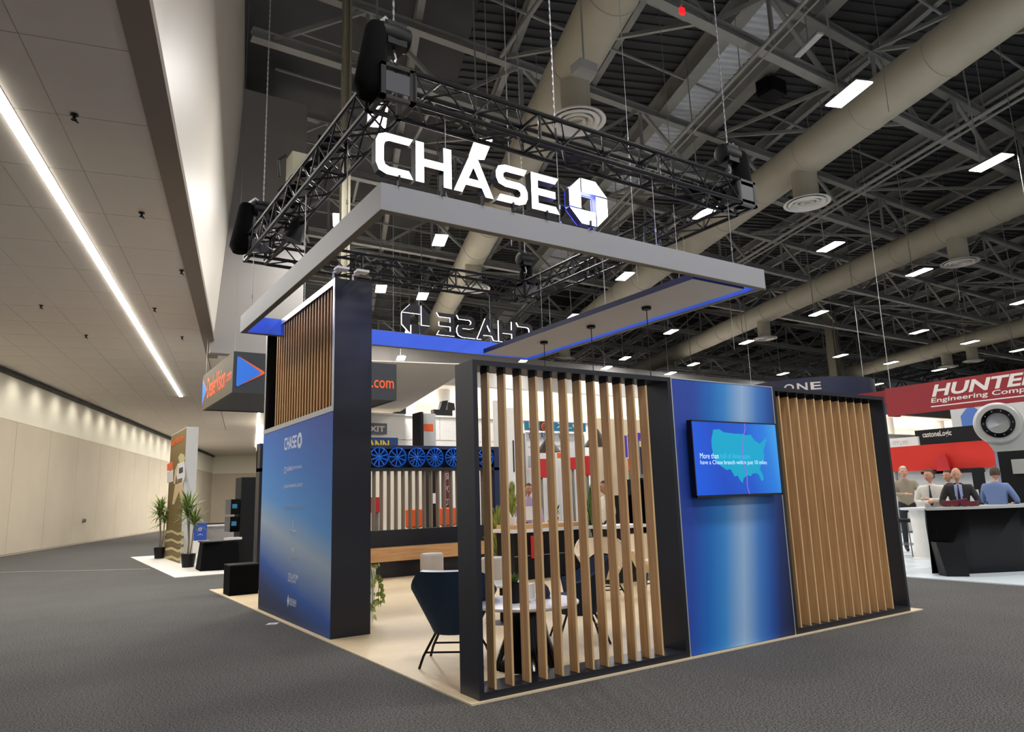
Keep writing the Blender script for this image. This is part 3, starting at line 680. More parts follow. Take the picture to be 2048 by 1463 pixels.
g = G(); g.box(3.17, 4.02, .58, 5.06, 3.705, 3.775, 'navy_edge'); g.obj('core', t); g = G(); g.box(3.172, 4.018, .582, 5.058, 3.70, 3.705, 'soffit_panel'); g.obj('underside', t)
for i, (y, c) in enumerate(((3.9, 2.12), (2.79, 2.12), (1.7, 2.12))):
    t = thing('pendant_lamp', ['farthest pendant lamp under the gray panel, nearest the lit back letters', 'middle pendant lamp under the gray panel', 'nearest pendant lamp under the gray panel, cord hidden by a slat'][i], 'lamp', (3.54, y, 3.70))
    g = G(); g.lathe([(.055, -.035), (.06, -.03), (.06, 0)], (3.54, y, 3.70), 'black_paint', 16); g.obj('canopy', t, True)
    g = G(); g.tube([(3.54, y, 3.67), (3.54, y, 2.24)], .006, 'cable', 5); g.obj('cord', t)
    g = G(); g.lathe([(.19, -.10), (.05, .08), (.03, .12), (.02, .13), (.02, .12), (.18, -.10)], (3.54, y, 2.14), 'shade', 24, None, False); g.obj('lamp_shade', t, True)
    g = G(); g.lathe([(.0, -.08), (.03, -.06), (.04, -.02), (.02, .03)], (3.54, y, 2.14), 'lens', 12); g.obj('bulb', t, True)

# --- lit letters: CHASE + octagon, front and back
def sign(name, o, u, R0, label, dep_):
    t = thing(name, label, 'sign', o); xs = {'C': -.60, 'H': -.245, 'A': .115, 'S': .55, 'E': .935}
    for ch, xx in xs.items():
        letter(ch, o+u*(xx+.60), u, Z, {'C': .385, 'H': .425, 'A': .41, 'S': .435, 'E': .42}[ch], .362, dep_, 'sign_white', 'sign_back', 'sign_back', 'letter', t)
    c = o+u*(1.62+.60)+Z*(.215-.012)
    for poly in octagon(None, None, None, None, 1, None):
        g = G(); g.prism([(x*.24, y*.235) for x, y in poly], c, u, Z, min(.07, dep_), 'sign_white', 'sign_back', 'sign_back'); lt = g.obj('octagon_bar', t)
        g = G(); g.prism([(x*.232, y*.227) for x, y in poly], c-u.cross(Z)*.072, u, Z, .012, 'sign_back', 'sign_blue', 'sign_back'); (g.obj('halo_light', lt) if dep_ > .06 else None)
    g = G()
    for xx in (-.4, .0, .4, .72, 1.1, 1.62): 
        q = o+u*(xx+.60); g.box(q.x-.008, q.x+.008, q.y-.02, q.y+.02, FT, FT+.09, 'black_paint')
    g.obj('standoff', t); return t
s1 = sign('illuminated_sign', V3((-.60, .449, 4.016)), X, 0, 'white lit capital letters with octagon above the front of the frame', .09)
s2 = sign('illuminated_sign', V3((4.27, 5.244, 3.975)), -X, 0, 'dark backs of the far lit letters, seen reversed above the back of the frame', .028)
# glowing returns of the far letters
sb = bpy.data.materials['sign_back']
for ch in s2.children:
    if ch.name.startswith(('letter', 'octagon')):
        me = ch.data.copy(); ch.data = me
        me.materials.append(MATS['sign_white'])
        for p in me.polygons:
            n = p.normal
            if abs(n.y) < .5 and (n.x < -.3 or n.z < -.5): p.material_index = len(me.materials)-1
l = bpy.data.lights.new('sign_halo', 'AREA'); l.size = .4; l.energy = 26; l.color = (.18, .2, 1); ob = bpy.data.objects.new('sign_halo', l); ob.location = (1.62, .62, 4.2); ob.rotation_euler = (math.radians(-60), 0, 0); COL.objects.link(ob)

# --- black box truss square above
TZ0, TZ1, TWd = 4.72, 5.0, .29
t = thing('lighting_truss', 'black square box truss hanging above the gray frame', 'truss', (FX0, FY0, TZ0)); tr = t
def truss_side(a, b, inn):
    a, b, inn = V3(a), V3(b), V3(inn)*TWd; up = Z*(TZ1-TZ0)
    cs = [(a, b), (a+inn, b+inn), (a+up, b+up), (a+inn+up, b+inn+up)]
    for p, q in cs:
        g = G(); g.tube([p, q], .024, 'truss_black', 8); g.obj('chord', tr, True)
    L = (b-a).length; n = 16; d = (b-a)/n; g = G()
    for k in range(n):
        for (o, w1, w2) in ((a, V3(), up), (a+inn, V3(), up), (a, V3(), inn), (a+up, V3(), inn)):
            p, q = (w1, w2) if k % 2 == 0 else (w2, w1); g.tube([o+d*k+p, o+d*(k+1)+q], .0105, 'truss_black', 5)
    for k in (0, 5, 11, 16):
        for p, q in ((a, a+inn), (a+up, a+inn+up), (a, a+up), (a+inn, a+inn+up)): g.tube([p+d*k, q+d*k], .016, 'truss_black', 5)
    stuff(g.obj('lacing', tr))
i = TWd+.02
truss_side((FX0+i, FY0, TZ0), (FX1-i, FY0, TZ0), Y); truss_side((FX0+i, FY1, TZ0), (FX1-i, FY1, TZ0), -Y)
truss_side((FX0, FY0+i, TZ0), (FX0, FY1-i, TZ0), X); truss_side((FX1, FY0+i, TZ0), (FX1, FY1-i, TZ0), -X)
for cx, sx_ in ((FX0, 1), (FX1, -1)):
    for cy, sy_ in ((FY0, 1), (FY1, -1)):
        g = G(); x0, x1 = sorted((cx, cx+sx_*i)); y0, y1 = sorted((cy, cy+sy_*i)); p = .045
        for xx in (x0, x1-p):
            for yy in (y0, y1-p): g.box(xx, xx+p, yy, yy+p, TZ0-.02, TZ1+.02, 'truss_black')
        for zz in (TZ0-.02, TZ1-.01):
            g.box(x0, x1, y0, y0+p, zz, zz+.03, 'truss_black'); g.box(x0, x1, y1-p, y1, zz, zz+.03, 'truss_black'); g.box(x0, x0+p, y0, y1, zz, zz+.03, 'truss_black'); g.box(x1-p, x1, y0, y1, zz, zz+.03, 'truss_black')
        g.box(x0+.02, x1-.02, y0+.004, y0+.012, TZ0+.05, TZ1-.05, 'plate'); g.box(x0+.004, x0+.012, y0+.02, y1-.02, TZ0+.05, TZ1-.05, 'truss_black'); g.obj('corner_block', tr)
# chain hoists with chain bags
def hoist(cx, cy, bag, label, zb=5.0):
    t = thing('chain_hoist', label, 'hoist', (cx, cy, zb)); zc = zb+.42
    g = G(); g.lathe([(.06, -.15), (.105, -.13), (.115, 0), (.105, .13), (.06, .15)], (cx, cy, zc), 'black_paint', 20, X); g.box(cx-.09, cx+.09, cy-.09, cy+.09, zc-.12, zc+.1, 'black_paint'); g.obj('motor', t, True)
    g = G(); g.box(cx-.06, cx+.06, cy-.094, cy-.09, zc-.045, zc+.045, 'steel_dark'); g.obj('rating_plate', t)
    g = G(); g.tube([(cx, cy, zc-.12), (cx+.02, cy, zc-.2), (cx, cy, zc-.26), (cx-.03, cy, zc-.23)], .014, 'chrome', 6); g.tube([(cx-.12, cy-.12, zb), (cx, cy, zc-.24), (cx+.12, cy+.12, zb)], .012, 'truss_black', 5); g.tube([(cx+.12, cy-.12, zb), (cx, cy, zc-.24), (cx-.12, cy+.12, zb)], .012, 'truss_black', 5); g.obj('hook', t)
    bx, by = bag; g = G(); B = V3((cx+bx, cy+by, zc)); 
    g.tube([B+Z*.06, B+Z*.0, B+V3((-.03, 0, -.3)), B+V3((-.07, -.02, -.58)), B+V3((-.07, -.02, -.66))], [.07, .10, .125, .14, .09], 'black_cloth', 10); g.obj('chain_bag', t, True)
    g = G(); g.tube([V3((cx, cy, zc+.1)), V3((cx+bx*.5, cy+by*.5, zc+.16)), B+Z*.05], .02, 'chrome', 5); g.obj('chain_guide', t)
    g = G(); zz = zc+.1; k = 0
    while zz < 15.38:
        if k % 2: g.box(cx-.009, cx+.009, cy-.003, cy+.003, zz, zz+.05, 'chrome')
        else: g.box(cx-.003, cx+.003, cy-.009, cy+.009, zz, zz+.05, 'chrome')
        zz += .042; k += 1
    g.obj('chain', t)
hoist(FX0+.2, FY0+.2, (-.17, -.02), 'chain hoist with black bag on the nearest truss corner, at top of photo')
hoist(FX1-.2, FY0+.2, (.2, -.02), 'chain hoist with black bag on the right corner of the truss')
hoist(FX0+.2, FY1-.2, (-.22, .02), 'chain hoist with black bag on the far left corner of the truss')
hoist(FX1-.2, FY1-.2, (.1, .1), 'chain hoist on the back corner of the truss')
# gear on the left truss side
g = G(); g.box(FX0-.02, FX0+.2, 2.9, 3.15, TZ1+.024, TZ1+.30, 'power_beige'); g.tube([(FX0-.02, 3.15, TZ1+.36), (FX0-.1, 3.2, TZ1+.3), (FX0-.08, 3.2, TZ1+.1)], .015, 'cable', 5); tag(g.obj('power_box'), 'beige power box sitting on the left truss side', 'box')
t = thing('stage_lamp', 'black stage lamp clamped under the left truss side', 'lamp', (FX0+.25, 3.6, TZ0))
g = G(); g.lathe([(.04, .16), (.09, .1), (.11, -.1), (.12, -.16)], (FX0+.25, 3.6, TZ0-.05), 'black_paint', 16, (.3, -.2, .9)); g.obj('body', t, True)
g = G(); g.tube([(FX0+.12, 3.6, TZ0-.1), (FX0+.12, 3.6, TZ0+.1), (FX0+.38, 3.6, TZ0+.1), (FX0+.38, 3.6, TZ0-.1)], .014, 'black_paint', 5); g.obj('yoke', t)
for i, (yy, c) in enumerate(((4.2, .3), (3.3, .35), (2.4, .25))):
    g = G(); random.seed(i); pts = [V3((FX0+.15+random.uniform(-.14, .14), yy+(k-6)*.07, TZ1+.02+.1*abs(math.sin(k*1.1)))) for k in range(13)]; g.tube(pts, .035, 'black_cloth', 7); tag(g.obj('cable_bundle', None, True), f'black cable bundle lying on the left truss side, {ORD[i]} from the far corner', 'cable')
g = G(); pts = [V3((FX0+.3+k*.2, FY0+.15+.05*math.sin(k*2.2), TZ0+.06+.03*math.sin(k*1.3))) for k in range(20)]; g.tube(pts, .018, 'cable', 6); g.tube([p+V3((.05, .06, .02)) for p in pts], .016, 'cable', 6); tag(g.obj('cable_bundle', None, True), 'pair of black cables run through the front truss side', 'cable')
g = G(); pts = [V3((FX1-.4-.07*k, FY0+.15+.06*math.sin(k*1.9), TZ0+.1+.05*math.cos(k*1.5))) for k in range(9)]; g.tube(pts, .05, 'black_cloth', 7); tag(g.obj('cable_bundle', None, True), 'heap of black cable at the right corner of the truss', 'cable')
# steel wires between truss and frame
WP = [(FX0+.05, FY0+.9, 'left side, nearest the front'), (FX0+.05, 2.6, 'left side, middle'), (FX0+.05, FY1-.4, 'left side, farthest')]
WP += [(x, FY0+.04, f'front side, {ORD[k]} from the left') for k, x in enumerate((.06, 1.28, 2.55, 3.75))]
WP += [(x, FY1-.04, f'back side, {ORD[k]} from the left') for k, x in enumerate((.3, 2.1, 3.4))]
WP += [(FX1-.05, y, f'right side, {ORD[k]} from the front') for k, y in enumerate((1.6, 3.2, 4.6))]
for x, y, lb in WP:
    g = G(); g.tube([(x, y, TZ0), (x, y, FT+.03)], .0045, 'wire', 5); g.tube([(x, y, FT+.03), (x+.012, y, FT+.015), (x, y, FT-.002)], .012, 'chrome', 6); g.tube([(x, y, FT+.16), (x, y, FT+.2)], .011, 'chrome', 6)
    tag(g.obj('suspension_wire'), 'thin steel wire holding the gray frame, '+lb, 'wire')
for i, (x, y) in enumerate(((3.3, .9), (3.3, 2.2), (3.3, 3.6), (3.9, 2.2))):
    g = G(); g.tube([(x, y, 3.775), (x, y, TZ0 if i < 3 else 12.5)], .004, 'wire', 5); g.tube([(x, y, 3.775), (x, y, 3.83)], .014, 'chrome', 6); tag(g.obj('suspension_wire'), f'thin wire holding the gray panel inside the frame, {ORD[i]} from the front', 'wire')
t = thing('truss_hanger', 'chain dropping to the middle of the front truss side', 'chain', (1.35, FY0+.14, TZ1)); g = G(); zz = TZ1; k = 0
while zz < 15.38:
    a, b = (.008, .003) if k % 2 else (.003, .008); g.box(1.35-a, 1.35+a, FY0+.14-b, FY0+.14+b, zz, zz+.05, 'chrome'); zz += .042; k += 1
g.obj('chain', t); g = G(); g.tube([(1.23, FY0, TZ1), (1.35, FY0+.14, TZ1+.05), (1.47, FY0+.28, TZ1)], .014, 'chrome', 5); g.obj('bridle', t)

# --- back wall of the booth: wheels above, slats, bench
BY = 8.21
t = thing('display_wall', 'dark back wall with recessed wheel shelf over gray slats', 'wall unit', (.5, BY, FZ)); bw = t
g = G(); g.box(.5, 5.43, BY+.02, BY+.24, 2.40, 2.47, 'post_blue'); g.obj('top_beam', t)
g = G(); g.box(.5, 5.43, BY+.18, BY+.24, 2.02, 2.40, 'wheel_back'); g.obj('shelf_back', t)
g = G(); g.box(.5, 5.43, BY+.0, BY+.24, 1.98, 2.04, 'dark_paint'); g.obj('shelf', t)
g = G(); g.box(5.28, 5.43, BY, BY+.24, FZ, 2.40, 'post_blue'); g.obj('post', t); g = G(); g.box(.5, .6, BY, BY+.24, FZ, 2.40, 'dark_paint'); g.obj('post', t)
g = G(); g.box(.6, 5.28, BY+.06, BY+.24, .56, .87, 'dark_paint'); g.obj('lower_panel', t)
base = None
for k in range(31):
    x = .68+.15*k
    if base is None: g = G(); g.box(.5, .535, BY+.06, BY+.16, .87, 1.98, 'slat_gray'); base = g.obj('slat', t); base.location = (x-.5, 0, 0)
    else: piece(base, 'slat', t, (x-.5, 0, 0))
t = thing('bench', 'long bench with light wood front along the back wall', 'bench', (.6, BY, FZ))
g = G(); g.box(.62, 5.26, BY, BY+.05, FZ, .31, 'dark_paint'); g.obj('base', t); g = G(); g.box(.62, 5.26, BY-.12, BY+.055, .31, .56, 'oak_seat'); g.obj('seat', t)
def wheel(x, kind, label):
    t = thing('alloy_wheel', label, 'wheel', (x, BY+.02, 2.045)); c = V3((x, BY+.05, 2.24)); R = .19
    g = G(); g.lathe([(R*.86, .10), (R*.9, .0), (R, -.02), (R, -.045), (R*.94, -.05), (R*.86, -.02), (R*.82, .08)], c, 'wheel_blue', 28, Y, False); g.obj('rim', t, True)
    n = kind; g = G(); w_ = {10: .024, 5: .05, 9: .020, 14: .014, 7: .032}[n]
    for k in range(n):
        a = 2*math.pi*k/n+.3; d = V3((math.cos(a), 0, math.sin(a)))
        if n in (5, 7):
            s_ = V3((-math.sin(a), 0, math.cos(a)))
            for sg_ in (-1, 1): g.bar(c+d*.03-Y*.03, c+d*R*.88+s_*sg_*.035-Y*.035, w_*.5, .02, 'wheel_blue', (0, 1, 0))
        else: g.bar(c+d*.03-Y*.03, c+d*R*.9-Y*.035, w_, .02, 'wheel_blue', (0, 1, 0))
    g.obj('spokes', t); g = G(); g.lathe([(.0, -.055), (.03, -.05), (.045, -.03), (.045, 0)], c, 'wheel_blue', 16, Y); g.obj('hub', t, True)
for k, (x, kd) in enumerate(((2.31, 10), (2.71, 10), (3.09, 9), (3.5, 7), (3.9, 14), (4.32, 7), (4.72, 9), (5.08, 5))):
    wheel(x, kd, ['blue alloy wheel on the back wall shelf hidden behind the tower', 'blue alloy wheel next to the tower, cut by its edge', 'blue alloy wheel with nine straight spokes, second visible from the tower', 'blue alloy wheel with split spokes, third visible from the tower', 'blue alloy wheel with many thin spokes, fourth visible from the tower', 'blue alloy wheel with split spokes, half hidden by the near black post', 'blue alloy wheel wholly hidden behind the near black post', 'blue alloy wheel at the right end of the shelf, seen between slats'][k])

# --- furniture
def shell_chair(name, label, x, y, rz, fab, rim, grp=None):
    t = thing(name, label, 'chair', (0, 0, 0))
    N = 22; rows = []; inn = []
    for j in range(7):
        f = j/6; zz = .26+.54*f
        ro, ri = [], []
        for k in range(N+1):
            a = math.radians(-25+230*k/N)   # opens to +y
            lift = max(0, math.sin(a)) if False else 0
            sd = (1-math.cos(math.radians(180*(k/N)*2)))/2       # 0 at ends, 1 at back
            top = .58+.22*min(1, sd*1.5)
            z_ = .26+(top-.26)*f
            rx = .185+.195*f; ry = .18+.16*f
            px_, py_ = rx*math.cos(a), -ry*math.sin(a)-.03*f
            ro.append(V3((px_, py_, z_))); q = .045*(1-.25*f); ri.append(V3((px_*(1-q/rx), (py_+.03*f)*(1-q/ry)-.03*f, z_)))
        rows.append(ro); inn.append(ri)
    g = G()
    def sheet(R, m, flip):
        k0 = len(g.v); i_ = g.mi(m)
        for r in R: g.v += r
        for j in range(len(R)-1):
            for k in range(N):
                f = [k0+j*(N+1)+k, k0+j*(N+1)+k+1, k0+(j+1)*(N+1)+k+1, k0+(j+1)*(N+1)+k]; g.f.append(f if flip else f[::-1]); g.m.append(i_)
    sheet(rows, fab, True); g.obj('shell', t, True)
    g = G(); sheet(inn, rim, False); 
    for k in range(N): g.face([rows[-1][k], rows[-1][k+1], inn[-1][k+1]+Z*.012, inn[-1][k]+Z*.012], rim)
    for e_ in (0, N):
        for j in range(6): g.face([rows[j][e_], rows[j+1][e_], inn[j+1][e_], inn[j][e_]], rim)
    g.obj('inner_lining', t, True)
    g = G(); g.lathe([(.15, .262), (.18, .28), (.235, .40), (.22, .44), (.0, .45)], (0, .02, 0), fab, 24); g.obj('seat', t, True)
    for sx_, sy_ in ((-1, -1), (1, -1), (-1, 1), (1, 1)):
        g = G(); g.tube([(sx_*.15, sy_*.14, .27), (sx_*.24, sy_*.22, .10), (sx_*.27, sy_*.25, FZ)], .012, 'black_paint', 6); g.obj('leg', t)
    g = G(); g.tube([(-.225, -.205, .13), (.225, -.205, .13)], .009, 'black_paint', 5); g.tube([(-.225, .205, .13), (.225, .205, .13)], .009, 'black_paint', 5); g.obj('stretcher', t)
    t.location = (x, y, 0); t.rotation_euler = (0, 0, rz); t['label'] = label
    if grp: t['group'] = grp
    return t
c1 = shell_chair('lounge_chair', 'navy tub chair with pale lining left of the near black post', .47, 1.20, math.radians(-38), 'navy_fabric', 'rim_white')
c2 = shell_chair('lounge_chair', 'navy tub chair behind the slats, right of the round table', 1.86, 1.22, math.radians(62), 'navy_fabric', 'navy_fabric')
c3 = shell_chair('lounge_chair', 'cream tub chair behind the slats at the counter, the left one', 3.95, 3.3, math.radians(150), 'cream_fabric', 'cream_fabric')
c4 = shell_chair('lounge_chair', 'cream tub chair behind the last slats, the right one', 4.95, 3.4, math.radians(170), 'cream_fabric', 'cream_fabric')
t = thing('round_table', 'low round white table on a black conical base', 'table', (.86, .66, FZ))
g = G(); g.lathe([(.44, .50), (.455, .51), (.455, .525), (.445, .53), (0, .53)], (.86, .66, 0), 'white_top', 40); g.obj('tabletop', t, True)
g = G(); g.lathe([(.29, FZ), (.28, .02), (.19, .25), (.14, .5)], (.86, .66, 0), 'black_gloss', 28); g.obj('pedestal', t, True)
t = thing('low_table', 'small white table behind the second gap of the slats', 'table', (1.85, 2.6, FZ))
g = G(); g.lathe([(.3, .42), (.31, .44), (.0, .445)], (1.85, 2.6, 0), 'white_top', 28); g.obj('tabletop', t, True); g = G(); g.lathe([(.2, FZ), (.03, .03), (.03, .42)], (1.85, 2.6, 0), 'black_paint', 16); g.obj('pedestal', t, True)
def tapered_box(g, x0, x1, y0, y1, z0, z1, m): return g.box(x0, x1, y0, y1, z0, z1, m)
def pouf(x, y, r, h, label):
    g = G(); P = []
    for k in range(6): P.append((r*(1-.10*(1-math.sin(math.pi/2*k/5))) if k < 5 else r, .02+.03*k/5))
    g.lathe([(r*.9, FZ), (r, .05), (r, h-.05), (r*.97, h-.02), (r*.9, h), (0, h+.005)], (x, y, 0), 'gray_fabric', 24); tag(g.obj('pouf', None, True), label, 'stool')
pouf(3.5, 7.62, .215, .44, 'round light gray pouf in front of the wood bench'); pouf(3.6, 5.6, .22, .46, 'light gray pouf glimpsed just right of the near black post')
# table items
t = thing('table_plant', 'small plant in a tall black pot on the round table', 'plant', (.73, .63, .53))
g = G(); g.lathe([(.04, .53), (.055, .55), (.06, .69), (.05, .69), (.05, .67), (0, .67)], (.73, .63, 0), 'black_paint', 16); g.obj('pot', t, True)
g = G(); random.seed(3)
for k in range(26):
    a = random.uniform(0, 6.28); b = random.uniform(.03, .07); p = V3((.73, .63, .68)); q = p+V3((math.cos(a)*b, math.sin(a)*b, random.uniform(.03, .11))); s_ = V3((-math.sin(a), math.cos(a), 0))*.014
    g.face([p, (p+q)/2+s_, q, (p+q)/2-s_], 'leaf')
stuff(g.obj('foliage', t))
t = thing('brochure_holder', 'white card holder standing on the round table', 'holder', (.88, .62, .53)); g = G(); g.bar((.84, .60, .60), (.95, .66, .60), .02, .14, 'white_top'); g.obj('card', t); g = G(); g.bar((.83, .59, .537), (.96, .67, .537), .07, .012, 'white_top'); g.obj('foot', t)
g = G(); g.lathe([(.055, .53), (.06, .57), (.045, .62), (.02, .645), (0, .65)], (1.08, .70, 0), 'navy', 16); g.hexa([(1.0, .64, .535), (1.08, .6, .535), (1.1, .65, .535), (1.04, .7, .535), (1.0, .64, .542), (1.08, .6, .542), (1.1, .65, .55), (1.04, .7, .55)], 'navy'); tag(g.obj('cap', None, True), 'dark blue cap lying on the round table', 'cap')
# pot with trailing ivy behind the tower
t = thing('ivy_planter', 'white planter with trailing ivy half hidden by the tower', 'plant', (.62, 3.62, FZ))
g = G(); g.lathe([(.09, FZ), (.11, .1), (.12, .60), (.125, .64), (.105, .64), (.10, .58), (0, .58)], (.62, 3.66, 0), 'white_paint', 24); g.obj('pot', t, True)
random.seed(5); lm = None
g = G()
for sx_ in (-.06, .0, .07, .1):
    g.tube([(.62+sx_*.5, 3.6, .62), (.64+sx_, 3.54, .64), (.66+sx_, 3.52, .45), (.655+sx_, 3.525, .2)], .004, 'leaf_dark', 4)
g.obj('vine', t)
for k in range(46):
    if lm is None:
        g = G(); P = [V3((0, 0, 0)), V3((.022, .004, -.012)), V3((.026, .006, -.035)), V3((0, .0, -.07)), V3((-.026, .006, -.035)), V3((-.022, .004, -.012))]
        g.face(P[:4], 'leaf_pale'); g.face([P[0], P[3], P[4], P[5]], 'leaf_pale'); lm = g.obj('leaf', t)
        for v in lm.data.vertices: v.co += WL[t.name]
        o = lm
    else: o = piece(lm, 'leaf', t, (0, 0, 0))
    o.location = V3((random.uniform(-.05, .17), random.uniform(-.12, -.02), random.uniform(.10, .70))); o.rotation_euler = (random.uniform(-.5, .5), random.uniform(-.8, .8), random.uniform(-.8, .8)); s_ = random.uniform(.7, 1.25); o.scale = (s_, s_, s_)
# counter at the right back of the booth
CYF = 5.9
t = thing('counter', 'dark reception counter with pale top behind the slats', 'counter', (4.2, CYF, FZ))
g = G(); g.box(4.2, 5.75, CYF, CYF+.55, FZ, .80, 'black_paint'); g.box(4.2, 5.75, CYF-.004, CYF, .40, .415, 'steel_dark'); g.obj('body', t); g = G(); g.box(4.15, 5.8, CYF-.04, CYF+.6, .80, .86, 'white_top'); g.obj('counter_top', t); g = G(); g.box(4.2, 5.75, CYF-.01, CYF+.55, .86, .93, 'oak_seat'); g.obj('upper_shelf', t)
t = thing('counter', 'second dark counter with pale top nearer the last slats', 'counter', (4.95, 4.3, FZ))
g = G(); g.box(4.98, 5.72, 4.33, 4.75, FZ, .86, 'black_paint'); g.obj('body', t); g = G(); g.box(4.95, 5.76, 4.28, 4.8, .86, .91, 'white_top'); g.obj('counter_top', t)
t = thing('poster', 'red poster leaning on the dark counter front', 'poster', (4.62, CYF, .4)); g = G(); g.box(4.53, 4.8, CYF-.03, CYF-.012, .36, .74, 'red'); g.obj('board', t); g = G(); g.box(4.6, 4.69, CYF-.034, CYF-.03, .44, .58, 'brown_dark'); g.obj('picture', t)
def bushy(name, label, x, y, z, h, r, n, lf, potm, potr, poth, seed, ll=.16, lw=.02):
    t = thing(name, label, 'plant', (x, y, z)); random.seed(seed)
    g = G(); g.lathe([(potr*.8, z), (potr, z+poth), (potr*.88, z+poth), (potr*.85, z+poth*.9), (0, z+poth*.9)], (x, y, 0), potm, 18); g.obj('pot', t, True)
    g = G()
    for k in range(n):
        a = random.uniform(0, 6.28); e_ = random.uniform(.1, 1.0); p = V3((x, y, z+poth*.9)); tip = p+V3((math.cos(a)*r*e_, math.sin(a)*r*e_, h*(1.05-.75*e_*e_)))
        mid = (p+tip)/2+Z*h*.14; s_ = V3((-math.sin(a), math.cos(a), 0))*lw
        g.face([p-s_*.3, p+s_*.3, mid+s_, mid-s_], lf); g.face([mid-s_, mid+s_, tip+s_*.1, tip-s_*.1], lf)
    stuff(g.obj('foliage', t)); return t
bushy('leafy_plant', 'tall yellow-green plant in a dark pot just right of the near black post', 4.45, 6.75, FZ, 1.0, .42, 110, 'leaf_pale', 'black_paint', .16, .26, 1, lw=.035)
bushy('leafy_plant', 'plant with upright pale leaves on the counter, left end', 4.32, CYF+.2, .93, .62, .18, 60, 'leaf_pale', 'white_top', .07, .14, 2, lw=.03)
bushy('leafy_plant', 'small dark plant on the counter, middle', 5.25, CYF+.2, .93, .28, .16, 60, 'leaf_dark', 'black_paint', .06, .1, 3)
bushy('leafy_plant', 'tall hanging fern right of the counter, behind a slat gap', 5.35, 5.15, .5, .9, .22, 110, 'leaf', 'black_paint', .1, .18, 4)
t = thing('plant_stand', 'dark plant stand holding the fern', 'stand', (5.35, 5.15, FZ)); g = G(); g.box(5.21, 5.49, 5.01, 5.29, .47, .5, 'white_top'); g.obj('top', t)
for sx_ in (-1, 1):
    for sy_ in (-1, 1): g = G(); g.box(5.35+sx_*.12-.012, 5.35+sx_*.12+.012, 5.15+sy_*.12-.012, 5.15+sy_*.12+.012, FZ, .47, 'black_paint'); g.obj('leg', t)
t = thing('monitor', 'white backed monitor standing on the counter', 'monitor', (4.75, CYF+.25, .93)); g = G(); g.box(4.6, 4.9, CYF+.2, CYF+.23, 1.0, 1.24, 'white_top'); g.obj('screen_back', t); g = G(); g.box(4.73, 4.77, CYF+.22, CYF+.25, .93, 1.02, 'alu'); g.box(4.66, 4.84, CYF+.16, CYF+.3, .93, .94, 'alu'); g.obj('stand', t)
g = G(); g.box(5.0, 5.16, CYF-.0, CYF+.1, .936, .99, 'yellow'); tag(g.obj('card_box'), 'small yellow box on the counter edge', 'box')
# black cube at the back left corner of the booth
t = thing('black_cube', 'black storage cube on the back left corner of the booth floor', 'cube', (.2, 7.95, FZ)); g = G(); g.box(-.03, .42, 7.72, 8.15, FZ, .46, 'black_cloth'); g.obj('body', t); g = G(); g.box(-.035, .425, 7.715, 8.155, .46, .48, 'black_paint'); g.obj('lid', t)
g = G(); p = onz(545, 1247, 0); g.hexa([p+V3(q) for q in ((-.09, -.03, .001), (.02, -.08, .001), (.09, .03, .001), (-.02, .08, .001), (-.09, -.03, .004), (.02, -.08, .004), (.09, .03, .004), (-.02, .08, .004))], 'white_top'); g.hexa([p+V3(q) for q in ((-.03, -.01, .004), (.01, -.03, .004), (.035, .01, .004), (-.005, .03, .004), (-.03, -.01, .005), (.01, -.03, .005), (.035, .01, .005), (-.005, .03, .005))], 'print_gray'); tag(g.obj('floor_card'), 'white card lying on the carpet beside the tower', 'card')
g = G(); a, b = onz(-60, 1145, .002), onz(300, 1137, .002); g.bar(a, b, .03, .003, 'tape'); tag(g.obj('floor_tape'), 'pale tape line across the carpet at left', 'tape')

# ================================================================== NEIGHBOUR AT LEFT: hanging square sign, floor, display panel
def ring_sign(name, label, x0, x1, y0, y1, z0, z1, face, under, left):
    t = thing(name, label, 'sign', (x0, y0, z0)); e = .35
    g = G(); g.box(x0, x1, y0, y0+.06, z0, z1, face); g.obj('front_face', t); g = G(); g.box(x0, x0+.06, y0+.06, y1, z0, z1, left); g.obj('left_face', t)
    g = G(); g.box(x1-.06, x1, y0+.06, y1, z0, z1, face); g.obj('right_face', t); g = G(); g.box(x0+.06, x1-.06, y1-.06, y1, z0, z1, face); g.obj('back_face', t)
    g = G(); g.box(x0+.06, x1-.06, y0+.06, y1-.06, z0+.02, z0+.06, under); g.obj('underside', t); return t
SX0, SX1, SY0, SY1, SZ0, SZ1 = 1.0, 5.22, 13, 16.75, 4.07, 5.06
t = ring_sign('hanging_sign', 'dark hanging square sign with blue triangle and orange web address', SX0, SX1, SY0, SY1, SZ0, SZ1, 'dv_dark', 'dv_under', 'olive')
g = G(); g.prism([(.11, .17), (.14, .15), (.71, .47), (.74, .51), (.71, .55), (.14, .86), (.11, .84)], (SX0, SY0-.012, SZ0), X, Z, .012, 'orange'); g.obj('triangle_edge', t)
g = G(); g.prism([(.08, .16), (.11, .13), (.63, .47), (.65, .50), (.63, .53), (.11, .87), (.08, .85)], (SX0, SY0-.02, SZ0), X, Z, .008, 'dv_blue'); g.obj('triangle', t)
g = G(); g.text('DealerVision', (SX0+.9, SY0, SZ0+.33), X, Z, 2.55, .42, 'orange', .006, bold=.01); g.obj('lettering', t); g = G(); g.text('.com', (4.50, SY0, SZ0+.31), X, Z, .64, .22, 'orange', .006, bold=.01); g.obj('lettering', t)
g = G(); g.text('DealerVision', (SX0, SY0+3.05, SZ0+.24), -Y, Z, 2.25, .56, 'orange', .006, bold=.01); g.obj('lettering', t); g = G(); g.text('.com', (SX0, SY0+.72, SZ0+.33), -Y, Z, .62, .2, 'orange', .006, bold=.01); g.obj('lettering', t)
